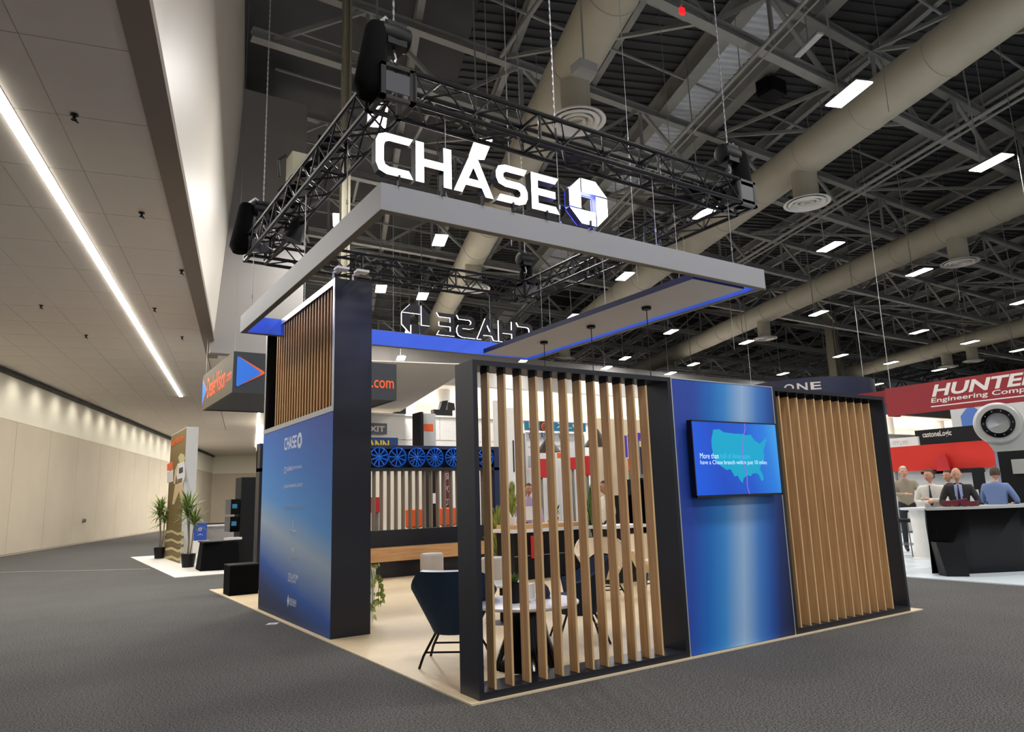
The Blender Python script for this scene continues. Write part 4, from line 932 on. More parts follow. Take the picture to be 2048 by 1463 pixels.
g = G(); g.prism([(-.0, .1), (.62, .5), (.0, .9)], (SX0-.008, SY1-.02, SZ0), -Y, Z, .006, 'orange'); g.prism([(-.0, .12), (.55, .5), (.0, .88)], (SX0-.012, SY1-.02, SZ0), -Y, Z, .004, 'dv_blue'); g.obj('triangle', t)
for i, (x, y) in enumerate(((SX0+.05, SY0+.1), (SX1-.05, SY0+.1), (SX0+.05, SY1-.1))): wire('sign_wire', (x, y, SZ1), (x, y, 12.6), .006, f'wire holding the dark hanging sign, {["front left", "front right", "back left"][i]} corner')
g = G(); g.box(-.2, 6.2, 11.9, 20.2, 0, .012, 'pale_floor'); tag(g.obj('white_floor'), 'white floor patch of the booth at left', 'flooring')
t = thing('display_board', 'tall olive display board printed with a figure, at left', 'board', (.5, 15.9, .012))
g = G(); g.box(.505, .8, 15.9, 18.5, .012, 3.52, 'light_gray'); g.obj('board', t)
g = G(); g.box(.5, .505, 15.92, 18.5, .012, 3.5, 'olive_print'); pr = g.obj('print', t)
def op(u, v): q = onx(u, v, .5); return q
def patch(pts, m, nm, d=.004):
    g = G(); q = [op(p[0]+3.5, p[1]) for p in pts]; g.prism([(-(p.y-15), p.z) for p in q], (.5-d, 15, 0), -Y, Z, .002, m); g.obj(nm, t)
q0, q1 = op(342, 893), op(367, 878); g = G(); g.text('DealerVision.com', q0, -Y, (Z-Y*0), q0.y-q1.y, .2, 'orange', .006, bold=.02); g.obj('lettering', t)
patch([(331, 928), (342, 922), (342, 937), (331, 942)], 'orange', 'orange_band'); patch([(331, 944), (343, 938), (343, 962), (331, 966)], 'graphic_white', 'label_block')
g = G()
patch([(353, 914), (358, 906), (364, 908), (367, 916), (364, 924), (356, 926)], 'stripe_light', 'figure_print'); patch([(352, 927), (366, 922), (367, 952), (363, 966), (352, 968), (350, 948)], 'graphic_white', 'figure_print', .006); patch([(352, 927), (347, 940), (344, 966), (347, 968), (350, 948), (354, 932)], 'graphic_tan', 'figure_print', .007); patch([(355, 936), (363, 933), (363, 944), (355, 947)], 'dv_dark', 'figure_print', .008); patch([(352, 958), (362, 955), (361, 964), (352, 967)], 'stripe_dark', 'figure_print', .008)
patch([(347, 968), (363, 966), (364, 1008), (360, 1008), (355, 982), (345, 1008), (341, 1008)], 'graphic_tan', 'figure_print')
for k in range(7):
    v0 = 1064+k*8.5
    patch([(326, v0-2), (340, v0-5), (352, v0+1), (364, v0-2), (364, v0+3), (352, v0+6), (340, v0), (326, v0+3)], ['stripe_light', 'stripe_dark'][k % 2], 'wave_stripe')
def dracaena(x, y, h, label, seed):
    t = thing('potted_dracaena', label, 'plant', (x, y, .012)); random.seed(seed)
    g = G(); g.lathe([(.13, .012), (.17, .32), (.15, .32), (.145, .28), (0, .28)], (x, y, 0), 'black_paint', 18); g.obj('pot', t, True)
    g = G(); heads = []
    for k in range(3):
        a = k*2.1; q = V3((x+.09*math.cos(a), y+.09*math.sin(a), h*(.62+.12*k))); g.tube([(x+.03*math.cos(a), y+.03*math.sin(a), .28), ((x+q.x)/2+.02, (y+q.y)/2, h*.35), q], [.018, .014, .012], 'stem', 6); heads.append(q)
    g.obj('stem', t, True); g = G()
    for q in heads:
        for k in range(60):
            a = random.uniform(0, 6.28); el = random.uniform(-.35, 1.3); L_ = random.uniform(.36, .6); d = V3((math.cos(a)*math.cos(el), math.sin(a)*math.cos(el), math.sin(el))); s_ = V3((-math.sin(a), math.cos(a), 0))*.02
            m = q+d*L_*.55; tip = q+d*L_-Z*.06
            g.face([q-s_*.5, q+s_*.5, m+s_, m-s_], 'leaf' if k % 3 else 'leaf_pale'); g.face([m-s_, m+s_, tip], 'leaf' if k % 3 else 'leaf_pale')
    stuff(g.obj('foliage', t))
dracaena(.46, 14.45, 1.62, 'potted dracaena on the right of the olive board', 1); dracaena(.38, 18.6, 1.62, 'potted dracaena on the left of the olive board', 2)
t = thing('draped_table', 'low table under black cloth in front of the tall black stand', 'table', (.9, 13.1, .012))
g = G(); g.hexa([(.46, 12.9, .012), (1.25, 12.7, .012), (1.35, 13.6, .012), (.5, 13.7, .012), (.5, 12.95, .62), (1.22, 12.78, .62), (1.3, 13.5, .62), (.55, 13.6, .62)], 'black_cloth'); g.obj('cloth', t)
g = G(); g.box(.5, 1.3, 12.85, 13.55, .62, .645, 'black_paint'); g.obj('top', t)
g = G(); g.bar((1.0, 13.0, .68), (1.32, 13.1, .68), .2, .05, 'white_top'); tag(g.obj('tray'), 'white tray on the low black draped table', 'tray')
t = thing('monitor_stand', 'tall black stand holding stacked screens left of the tower', 'stand', (1.3, 13.4, .012))
g = G(); g.box(1.36, 2.05, 13.3, 13.9, .012, 2.08, 'black_paint'); g.obj('cabinet', t)
for k, (z, dy) in enumerate(((1.38, 0), (.98, .02))): g = G(); g.box(1.14, 1.34, 13.3+dy, 13.9, z-.16, z+.19, 'black_gloss'); g.obj('screen', t); g = G(); g.box(1.17, 1.28, 13.29+dy, 13.3+dy, z-.02, z+.08, 'teal'); g.obj('display', t)
t = thing('low_counter', 'low gray counter far back by the olive board', 'counter', (1.5, 20, .012)); g = G(); g.box(1.3, 3.2, 20.3, 20.8, 0, .8, 'gray_wall'); g.obj('body', t); g = G(); g.box(1.25, 3.25, 20.25, 20.85, .8, .84, 'light_gray'); g.obj('top', t)
t = thing('gift_bag', 'blue paper bag with white mark standing at the low gray counter', 'bag', (1.65, 20, .012)); g = G(); g.box(1.48, 1.86, 19.9, 20.12, .40, .93, 'bag_blue'); g.obj('bag', t); g = G(); g.tube([(1.58, 20, .93), (1.6, 20, 1.02), (1.74, 20, 1.02), (1.76, 20, .93)], .012, 'white_top', 5); g.obj('handle', t); g = G(); g.prism([(0, 0), (.1, .05), (.2, 0), (.1, .03)], (1.57, 19.895, .55), X, Z, .003, 'white_top'); g.lathe([(.05, 0), (.03, .0)], (1.66, 19.893, .74), 'white_top', 12, -Y, False); g.obj('mark', t)
g = G(); g.box(1.4, 1.95, 19.86, 20.16, .012, .395, 'white_paint'); tag(g.obj('plinth'), 'small white plinth under the blue bag', 'plinth')

# ================================================================== NEIGHBOURS BEHIND
def panel(name, label, cat, u0, v0, u1, v1, y, m, th=.08, to_floor=False):
    a, b = ony(u0, v0, y), ony(u1, v1, y); z0 = 0 if to_floor else b.z
    t = thing(name, label, cat, (a.x, y, z0)); g = G(); g.box(a.x, b.x, y, y+th, z0, a.z, m); g.obj('board', t); return t
def legs(t, x0, x1, y, z):
    for x in (x0, x1): g = G(); g.box(x-.03, x+.03, y+.02, y+.08, 0, z, 'steel_dark'); g.obj('leg', t)
t = panel('booth_header', 'teal booth header with company marks, seen through the slats', 'sign', 1051, 842, 1172, 863, 14, 'teal'); 
q = ony(1059, 860, 14); g = G(); g.text('D', (q.x-.02, 14, q.z+.08), X, Z, .16, .2, 'sign_text', .006); g.obj('lettering', t); g = G(); g.text('XLO', (ony(1113, 860, 14).x, 14, q.z+.1), X, Z, 1.05, .2, 'sign_text', .006); g.obj('lettering', t)
a, b = ony(1080, 842.5, 14), ony(1096, 863, 14); g = G(); g.box(a.x, b.x, 13.99, 14, b.z+.02, a.z-.0, 'brown_dark'); g.lathe([(.12, .0), (.09, .01)], ((a.x+b.x)/2, 13.985, (a.z+b.z)/2), 'orange', 20, -Y, False); g.lathe([(.05, .0), (.03, .01)], ((a.x+b.x)/2, 13.985, (a.z+b.z)/2), 'orange', 12, -Y, False); g.obj('round_mark', t); legs(t, 10.1, 12.5, 14.1, 3.4)
t = panel('back_board', 'white booth back wall lettered in dark thin capitals, through the slats', 'board', 1051, 864, 1176, 1010, 14.25, 'white_cloth', .08, True)
g = G(); ps = [('C', 1058, 1062), ('AI', 1081, 1089), ('V', 1117, 1122)]
for tx, u0, u1 in ps: q0, q1 = ony(u0, 878, 14.25), ony(u1, 878, 14.25); g = G(); g.text(tx, q0, X, Z, max(.1, q1.x-q0.x), .24, 'deep_blue', .008); g.obj('lettering', t)
g = G()
for u0, u1, v in ((1057, 1064, 895), (1084, 1096, 900), (1114, 1122, 893)): q0, q1 = ony(u0, v, 14.25), ony(u1, v, 14.25); g.box(q0.x, q1.x, 14.24, 14.25, q0.z, q0.z+.05, 'print_gray')
g.obj('fine_print', t); g = G(); a, b = ony(1056, 911, 14.25), ony(1066, 933, 14.25); g.box(a.x, b.x, 14.235, 14.25, b.z, a.z, 'print_gray'); a, b = ony(1114, 905, 14.25), ony(1128, 915, 14.25); g.box(a.x, b.x, 14.235, 14.25, b.z, a.z, 'orange'); g.obj('notice', t)
for i, (u0, v0, u1, v1) in enumerate(((1083, 917, 1106, 954), (1146, 914, 1153, 938), (1175, 911, 1186, 950))): panel('red_board', ['red board hung in the white booth, left one', 'narrow red board in the white booth, middle one', 'red board in the white booth, right one'][i], 'board', u0, v0, u1, v1, 13.4, 'red', .4); rb = [o for o in bpy.data.objects if o.name.startswith('red_board')][-1]; g = G(); x_ = WL[rb.name].x; g.box(x_+.03, x_+.09, 13.5, 13.56, 0, WL[rb.name].z+.1, 'steel_dark'); g.obj('leg', rb)
t = panel('pale_wall', 'pale cream partition wall behind the slats at right', 'partition', 1178, 835, 1345, 1000, 16.5, 'cream_fabric', .1, True)
for i, (u0, v0, u1, v1, m, lb) in enumerate(((1234, 870, 1256, 914, 'purple', 'violet banner behind the slats, left one'), (1256.5, 868, 1276, 914, 'purple', 'violet banner behind the slats, middle one'), (1276.5, 865, 1290, 881, 'purple', 'short violet banner behind the last slat'), (1257, 917, 1267, 940, 'orange', 'orange red poster below the violet banners'), (1281, 893, 1293, 947, 'navy', 'navy upright banner lettered N E behind the last slat'))):
    tt = panel('banner', lb, 'banner', u0, v0, u1, v1, 15.0+.1*i, m, .05)
    bb = tt.children[0]; xs_ = [p.co.x for p in bb.data.vertices]; g = G(); x_ = WL[tt.name].x+.05; yb_ = 15.05+.1*i; g.box(x_-.02, x_+.02, yb_, yb_+.03, 0, WL[tt.name].z+.3, 'steel_dark'); g.obj('pole', tt)
    if m == 'navy':
        g = G(); q = ony(1283.5, 917, 15.39); g.text('N', q, X, Z, .17, .18, 'sign_text', .01); q = ony(1285.5, 927, 15.39); g.text('E', q, X, Z, .15, .18, 'sign_text', .01); g.obj('lettering', tt)
for i, (u0, u1) in enumerate(((1237, 1254), (1262, 1272), (1287, 1296))): panel('black_cabinet', f'black display cabinet behind the slats, {ORD[i]} from the left', 'cabinet', u0, [990, 958, 955][i], u1, 1040, 9.6, 'black_gloss', .5, True)
t = panel('white_pillar', 'white booth pillar with dark slot seen through the third gap', 'pillar', 1016, 815, 1033, 1000, 12.0, 'white_paint', .3, True); a, b = ony(1025, 880, 12), ony(1029, 943, 12); g = G(); g.box(a.x, b.x, 11.985, 12, b.z, a.z, 'black_paint'); g.obj('slot', t)
t = panel('white_sign', 'hanging white sign just right of the blue wheels', 'sign', 989, 800, 1003, 933, 10.5, 'white_paint', .1); a = ony(990, 932, 10.5); legs(t, a.x+.1, a.x+.3, 10.52, a.z)
t = panel('info_kiosk', 'white kiosk with orange and blue stickers right of the blue post', 'kiosk', 991, 936, 1004, 1030, 10.2, 'white_paint', .3, True); 
for (u0, v0, u1, v1, m) in ((996, 938, 1003, 948, 'orange'), (993, 983, 997, 998, 'teal'), (997, 983, 1003, 998, 'red'), (992, 999, 1003, 1008, 'orange')): a, b = ony(u0, v0, 10.2), ony(u1, v1, 10.2); g = G(); g.box(a.x, b.x, 10.19, 10.2, b.z, a.z, m); g.obj('sticker', t)
# seen between the gray slats
t = panel('pale_wall', 'cream partition behind the gray slats left of the near post', 'partition', 742, 925, 862, 1062, 12.8, 'wall_cream', .1, True)
t = panel('black_dispenser', 'black dispenser cabinet behind the gray slats', 'cabinet', 858, 940, 880, 1056, 11.2, 'black_paint', .4, True); a, b = ony(861, 986, 11.2), ony(876, 1006, 11.2); g = G(); g.box(a.x, b.x, 11.18, 11.2, b.z, a.z, 'white_top'); g.obj('panel_front', t)
t = panel('brown_banner', 'brown banner with pale lettering behind the gray slats', 'banner', 884, 936, 906, 1050, 11.6, 'maroon', .05, True)
for k in range(3): q = ony(891, 958+k*26, 11.59); g = G(); g.text('SPOTS'[k:k+2], q, X, Z, .12, .16, 'sign_text', .01); g.obj('lettering', t)
t = panel('red_flag', 'red tilted panel behind the gray slats beside the tower', 'panel', 744, 994, 759, 1024, 11.0, 'red', .1); legs(t, ony(748, 1020, 11).x, ony(756, 1020, 11).x, 11.0, 1.2)
for i, (u, lb) in enumerate(((828, 'orange stool behind the gray slats, left one'), (896, 'orange stool behind the gray slats, right one'))):
    q = ony(u, 1034, 10.6); t = thing('orange_stool', lb, 'stool', (q.x, 10.6, 0)); g = G(); g.lathe([(.16, .8), (.2, .84), (.2, 1.2), (.17, 1.22), (.16, .9), (0, .86)], (q.x, 10.6, 0), 'orange', 18); g.obj('seat', t, True); g = G(); g.lathe([(.2, 0), (.03, .03), (.03, .8)], (q.x, 10.6, 0), 'chrome', 12); g.obj('pedestal', t, True)
# gallery things: exit sign, blue yellow sign, equipment
def on_far(u, v): return ony(u, v, FY-.4)
a, b = on_far(727, 845), on_far(774, 868); t = thing('exit_sign', 'gray exit sign on the white gallery wall, partly behind the tower', 'sign', (a.x, FY-.4, b.z)); g = G(); g.box(a.x, b.x, FY-.4, FY-.3, b.z, a.z, 'exit_gray'); g.obj('board', t); g = G(); g.text('EXIT', (a.x+.1, FY-.4, b.z+.12), X, Z, b.x-a.x-.22, a.z-b.z-.26, 'sign_text', .01, bold=.03); g.obj('lettering', t)
a, b = ony(700, 873, 24), ony(796, 905, 24); t = thing('blue_sign', 'blue sign with yellow capitals above the wheels', 'sign', (a.x, 24, b.z)); g = G(); g.box(a.x, b.x, 24, 24.2, b.z, a.z, 'deep_blue'); g.obj('board', t); q0, q1 = ony(722, 890.5, 24), ony(778, 891, 24); g = G(); g.text('MANN', (q0.x, 24, q0.z-.12), X, Z, q1.x-q0.x, .36, 'yellow', .01, bold=.03); g.obj('lettering', t); legs(t, a.x+.2, b.x-.2, 24.05, b.z)
a, b = ony(841, 823, 26), ony(847, 892, 26); t = thing('info_board', 'dark edged white sign with orange band over the wheels', 'sign', (a.x, 26, b.z)); g = G(); g.box(a.x, b.x, 26, 26.9, b.z-2, a.z, 'black_paint'); g.obj('frame', t); c, d = ony(847, 826, 26), ony(872, 892, 26); g = G(); g.box(c.x, d.x, 26, 26.1, d.z-2, c.z, 'light_gray'); g.obj('board', t); e0, e1 = ony(848, 847, 26), ony(866, 862, 26); g = G(); g.box(e0.x, e1.x, 25.98, 26, e1.z, e0.z, 'orange'); g.obj('band', t); legs(t, a.x+.1, d.x-.1, 26.02, b.z-2)
a, b = ony(793, 800, 31), ony(812, 826, 31); t = thing('tool_display', 'red and orange display stand on the gallery', 'stand', (a.x, 31, 4.6)); g = G(); g.box(a.x, b.x, 31, 31.5, 4.6, a.z, 'black_paint'); g.obj('case', t); g = G(); g.box(a.x+.1, b.x-.08, 30.98, 31, b.z+.3, a.z-.12, 'red'); g.obj('screen', t); c, d = ony(812, 792, 31), ony(832, 826, 31); g = G(); g.box(c.x, d.x, 31.1, 31.5, 4.6, c.z, 'white_paint'); g.box(c.x, (c.x+d.x)/2, 31.08, 31.1, (c.z+b.z)/2, c.z, 'orange'); g.obj('backboard', t)
a, b = ony(868, 818, 31), ony(905, 828, 31); t = thing('gym_machine', 'black equipment behind the gallery parapet', 'machine', (a.x, 31, 4.6)); g = G(); g.box(a.x, b.x, 31, 31.4, 4.6, a.z, 'black_paint'); g.obj('base', t); g = G(); g.prism([(0, 0), (.4, 0), (.55, .55), (.2, .5)], (a.x+.35, 31, a.z), X, Z, .3, 'black_paint'); g.prism([(0, 0), (.5, 0), (.45, .4), (.1, .45)], (a.x+.85, 31, a.z), X, Z, .3, 'black_paint'); g.obj('hood', t)

# ================================================================== RIGHT: red hanging sign, white booth, robot machine, counter
HX = 18.0
t = thing('red_hanging_sign', 'long red hanging sign with white lettering, upper right edge', 'sign', (HX, 3, 3.4))
g = G(); g.box(HX, HX+.1, -1.8, 6.75, 3.40, 4.22, 'hunter_red'); g.obj('front_face', t); g = G(); g.box(HX+.1, HX+.5, 6.65, 6.75, 3.40, 4.22, 'hunter_red'); g.obj('left_face', t)
P0, P1 = onx(1868, 800, HX), onx(2062, 760, HX); zt = lambda u, v: onx(u, v, HX).z
g = G(); y0 = onx(1863, 785, HX).y; g.text('HUNTER', (HX, y0, 3.80), -Y, Z, y0-onx(2078, 750, HX).y, .33, 'sign_text', .008, .25, .03); g.obj('lettering', t); g = G(); g.text('Engineering Company', (HX, y0+.04, 3.60), -Y, Z, y0-onx(2098, 780, HX).y, .17, 'sign_text', .008, .1, .015); g.obj('lettering', t)
g = G(); g.box(HX-.008, HX, onx(2100, 800, HX).y, y0+.06, 3.52, 3.55, 'sign_text'); g.obj('underline', t)
for i, y in enumerate((6.6, 2.5)): wire('sign_wire', (HX+.05, y, 4.22), (HX+.05, y, 12.6), .01, ['wire holding the red sign at its left corner', 'wire holding the red sign near the frame edge'][i])
g = G(); p = ony(1850, 760, 20.5); g.box(26, 26.1, 11.1, 12.7, 4.7, 5.25, 'hunter_red'); g.box(26.02, 26.06, 11.3, 11.34, 0, 4.7, 'steel_dark'); g.box(26.02, 26.06, 12.5, 12.54, 0, 4.7, 'steel_dark'); tag(g.obj('red_banner'), 'dull red banner far back left of the red hanging sign', 'banner')
g = G(); g.box(8.65, 19, -6, 8.4, 0, .015, 'hunter_floor'); tag(g.obj('glossy_floor'), 'glossy pale floor of the booth at right', 'flooring')
def xpanel(name, label, cat, u0, v0, u1, v1, x, m, th=.08, floor=False):
    a, b = onx(u0, v0, x), onx(u1, v1, x); z0 = .015 if floor else b.z
    t = thing(name, label, cat, (x, a.y, z0)); g = G(); g.box(x, x+th, b.y, a.y, z0, a.z, m); g.obj('board', t); return t
t = xpanel('back_wall', 'long white back wall of the booth at right', 'partition', 1772, 897, 2240, 1000, 20, 'light_gray', .1, True)
t = xpanel('red_band', 'bright red band along the white wall behind the people', 'band', 1772, 895, 2100, 928, 19.8, 'red_band', .1); legs_y = onx(1790, 900, 19.8)
for u in (1790, 2000): q = onx(u, 930, 19.85); g = G(); g.box(19.83, 19.88, q.y-.03, q.y+.03, .015, q.z, 'steel_dark'); g.obj('leg', t)
t = xpanel('black_header', 'black header board with white company lettering', 'sign', 1829, 861, 1962, 885, 22, 'black_paint', .1); q0, q1 = onx(1846, 875, 22), onx(1904, 871, 22); g = G(); g.text('castoneLogic', (22, q0.y, q0.z-.05), -Y, Z, q0.y-q1.y, .24, 'sign_text', .01, bold=.02); g.obj('lettering', t); q = onx(1860, 885, 22); g = G(); g.box(22.02, 22.08, q.y-.05, q.y+.05, 0, q.z, 'steel_dark'); q = onx(1940, 885, 22); g.box(22.02, 22.08, q.y-.05, q.y+.05, 0, q.z, 'steel_dark'); g.obj('post', t)
t = xpanel('white_header', 'white header board with faint gray letters left of the black one', 'sign', 1779, 877, 1838, 896, 21, 'white_paint', .1); q0, q1 = onx(1787, 892, 21), onx(1818, 890, 21); g = G(); g.text('ITY | MY', (21, q0.y, q0.z), -Y, Z, q0.y-q1.y, .16, 'print_gray', .01); g.obj('lettering', t); q = onx(1800, 896, 21); g = G(); g.box(21.02, 21.08, q.y-.05, q.y+.05, 0, q.z, 'steel_dark'); q = onx(1850, 896, 21); g.box(21.02, 21.08, q.y-.05, q.y+.05, 0, q.z, 'steel_dark'); g.obj('post', t)
t = xpanel('photo_panel', 'pale panel printed with a man in a blue shirt', 'panel', 1899, 812, 2060, 858, 24, 'light_gray', .1)
def xp(u, v, x): q = onx(u, v, x); return (-q.y, q.z)
g = G(); g.prism([xp(*p, 23.98) for p in ((1925, 855), (1921, 832), (1932, 817), (1938, 814), (1948, 814), (1957, 820), (1963, 832), (1960, 855))], (23.98, 0, 0), -Y, Z, .01, 'print_blue_man'); g.obj('print', t); q = onx(1990, 858, 24); g = G(); g.box(24.02, 24.08, q.y-.05, q.y+.05, 0, q.z, 'steel_dark'); q = onx(1910, 858, 24); g.box(24.02, 24.08, q.y-.05, q.y+.05, 0, q.z, 'steel_dark'); g.obj('post', t)
# machine with big ring
mc = onx(1996, 846, 12.6); t = thing('wheel_machine', 'gray machine with big ring head and black flange, right edge', 'machine', (mc.x, mc.y, .015))
fd = V3((-.92, -.38, 0)).normalized(); sd = Z.cross(fd)
g = G(); g.lathe([(.39, -.32), (.41, -.11), (.39, .02), (.355, .06), (.275, .06), (.275, .0)], mc, 'gray_metal', 40, fd, False); g.obj('ring_head', t, True)
g = G(); g.lathe([(.275, .06), (.275, .085), (.195, .09), (.19, .03)], mc, 'black_gloss', 36, fd, False); fl_ = g.obj('flange', t, True)
g = G()
for k in range(10): a = k*.628; c = mc+fd*.092+(sd*math.cos(a)+Z*math.sin(a))*.235; g.lathe([(.011, 0), (.011, .008), (0, .008)], c, 'chrome', 8, fd)
g.obj('bolt', fl_)
g = G(); g.lathe([(.19, .03), (.17, -.06), (0, -.08)], mc, 'alu', 32, fd, False); g.obj('hub', t, True)
g = G(); 
q = mc-fd*.12-Z*.25; g.prism([(-.32, .12), (-.14, -.25), (.14, -.44), (.34, -.29), (.41, .12), (.23, .28)], q+fd*.1, sd, Z, .26, 'gray_metal'); g.obj('arm', t)
g = G(); g.bar(mc-fd*.35-Z*.3, V3((mc.x, mc.y, .02))-fd*.35, .2, .2, 'shirt_pale', (1, 0, 0)); g.obj('post', t); b0_ = V3((mc.x, mc.y, 0))-fd*.35
g = G(); g.box(b0_.x-.35, b0_.x+.35, b0_.y-.35, b0_.y+.35, .015, .09, 'black_paint'); g.obj('foot', t)
g = G(); q = onx(2040, 935, 11.6); g.box(11.6, 12.2, q.y-.5, q.y+.32, .015, q.z+.3, 'black_paint'); g.box(11.55, 11.6, q.y-.2, q.y+.1, q.z-.1, q.z+.15, 'gray_metal'); tag(g.obj('black_machine'), 'black machine cabinet behind the counter at the right edge', 'machine')
q = onx(1956, 958, 14.5); t = thing('tablet_stand', 'black framed display standing behind the people', 'display', (14.5, q.y, .015)); a, b = onx(1942, 936, 14.5), onx(1971, 978, 14.5); g = G(); g.box(14.5, 14.56, b.y, a.y, b.z, a.z, 'black_paint'); g.obj('screen', t); g = G(); g.box(14.52, 14.56, q.y-.03, q.y+.03, .015, b.z, 'black_paint'); g.obj('post', t)
t = thing('tool_rack', 'red and black wheel tool on the white wall behind the people', 'tool', (19.7, 5, 1.8)); a = onx(1893, 938, 19.7); g = G(); g.box(19.6, 20, a.y-.9, a.y+.7, a.z-.12, a.z-.04, 'black_paint'); g.obj('bar', t); g = G(); g.prism([(-.2, -.1), (.2, -.1), (.12, .45), (-.1, .42)], (19.6, a.y+.05, a.z), -Y, Z, .1, 'red'); g.obj('handle', t)
# curved black counter
t = thing('black_counter', 'glossy black curved service counter at the right edge', 'counter', (10, .6, .015))
A0 = V3((9.12, 1.50, 0)); path = [A0, V3((9.22, 1.42, 0)), V3((9.6, 1.12, 0)), V3((10.4, .72, 0)), V3((11.4, .4, 0)), V3((12.5, .2, 0))]
g = G(); hgt = 1.0; DP_ = [V3((.62, -.02, 0)), V3((.62, .1, 0)), V3((.5, .42, 0)), V3((.4, .55, 0)), V3((.3, .6, 0)), V3((.25, .6, 0))]
for p, q, d0, d1 in zip(path, path[1:], DP_, DP_[1:]):
    g.hexa([p+Z*.03, q+Z*.03, q+d1+Z*.03, p+d0+Z*.03, p-Y*.03+Z*hgt, q-Y*.05+Z*hgt, q+d1+Z*hgt, p+d0+Z*hgt], 'black_gloss')
g.obj('body', t)
g = G()
for p, q, d0, d1 in zip(path, path[1:], DP_, DP_[1:]): o_ = V3((-.06, -.08, 0)); g.hexa([p+o_+Z*hgt, q+o_+Z*hgt, q+d1*1.05+Z*hgt, p+d0*1.05+Z*hgt, p+o_+Z*(hgt+.04), q+o_+Z*(hgt+.04), q+d1*1.05+Z*(hgt+.04), p+d0*1.05+Z*(hgt+.04)], 'gray_metal')
g.obj('counter_top', t)
g = G(); g.hexa([(9.0, 1.22, .016), (9.18, .98, .016), (9.3, 1.1, .016), (9.12, 1.4, .016), (8.97, 1.3, .52), (9.2, 1.0, .5), (9.3, 1.1, .5), (9.1, 1.45, .52)], 'black_paint'); tag(g.obj('leaning_case'), 'black case leaning at the left end of the glossy counter', 'case')
t = thing('bar_stool', 'black bar stool with metal legs left of the glossy counter', 'stool', (11.9, 3.45, .015)); q = V3((11.93, 3.38, 0))
g = G(); g.box(q.x-.2, q.x+.2, q.y-.2, q.y+.2, .68, .74, 'black_paint'); g.obj('seat', t); g = G(); g.hexa([(q.x-.22, q.y+.18, .72), (q.x+.2, q.y+.18, .72), (q.x+.2, q.y+.24, .72), (q.x-.22, q.y+.24, .72), (q.x-.22, q.y+.26, 1.08), (q.x+.2, q.y+.26, 1.08), (q.x+.2, q.y+.3, 1.08), (q.x-.22, q.y+.3, 1.08)], 'black_cloth'); g.obj('backrest', t)
for sx_ in (-1, 1):
    for sy_ in (-1, 1): g = G(); g.tube([(q.x+sx_*.17, q.y+sy_*.17, .68), (q.x+sx_*.22, q.y+sy_*.22, .016)], .012, 'steel_dark', 6); g.obj('leg', t)
g = G(); 
for z in (.25,): 
    for sx_ in (-1, 1): g.tube([(q.x+sx_*.2, q.y-.2, z), (q.x+sx_*.2, q.y+.2, z)], .01, 'steel_dark', 5); g.tube([(q.x-.2, q.y+sx_*.2, z), (q.x+.2, q.y+sx_*.2, z)], .01, 'steel_dark', 5)
g.obj('footrest', t)
# navy round hanging sign
dc = V3((28.2, 16.3, 0)); t = thing('round_hanging_sign', 'navy round hanging sign lettered ONE beyond the blue panel', 'sign', (dc.x, dc.y, 5.6))
g = G(); RR = 3.1; zz0, zz1 = 5.2, 6.28; g.lathe([(RR, zz0), (RR, zz1), (RR-.1, zz1), (RR-.1, zz0)], dc, 'navy', 48, None, False); g.obj('drum', t, True)
fdv = (V3((CP.x, CP.y, 0))-dc).normalized(); side = V3((-fdv.y, fdv.x, 0)); g = G()
for k, ch in enumerate('ONE'):
    a_ = -.20+.18*k; n_ = (fdv*math.cos(a_)+side*math.sin(a_)); u_ = V3((-n_.y, n_.x, 0)); o_ = dc+n_*(RR+.01)-u_*.22+Z*5.72; g.text(ch, o_, u_, Z, .44, .34, 'sign_text', .01, bold=.02)
g.obj('lettering', t); wire('sign_wire', dc+V3((0, RR-.05, 6.28)), dc+V3((0, RR-.05, 13)), .012, 'wire holding the navy round sign'); wire('sign_wire', dc+V3((0, -RR+.05, 6.28)), dc+V3((0, -RR+.05, 13)), .012, 'second wire holding the navy round sign')
for i, (u, y) in enumerate(((1012, 3.5), (971, 5), (1332, 6), (1905, 9), (1460, 15), (1755, 3.5))):
    a = ony(u, [150, 60, 200, 500, 600, 60][i], y); wire('hanging_wire', (a.x, a.y, 4.95 if i == 0 else max(6.2, a.z-2.2)), (a.x, a.y, 13.0), .008, f'thin rigging wire dropping from the dark roof, {["near the lit H", "left of the duct", "above the octagon", "in front of the second duct at right", "beyond the frame corner", "beside the bright lamp at top right"][i]}')

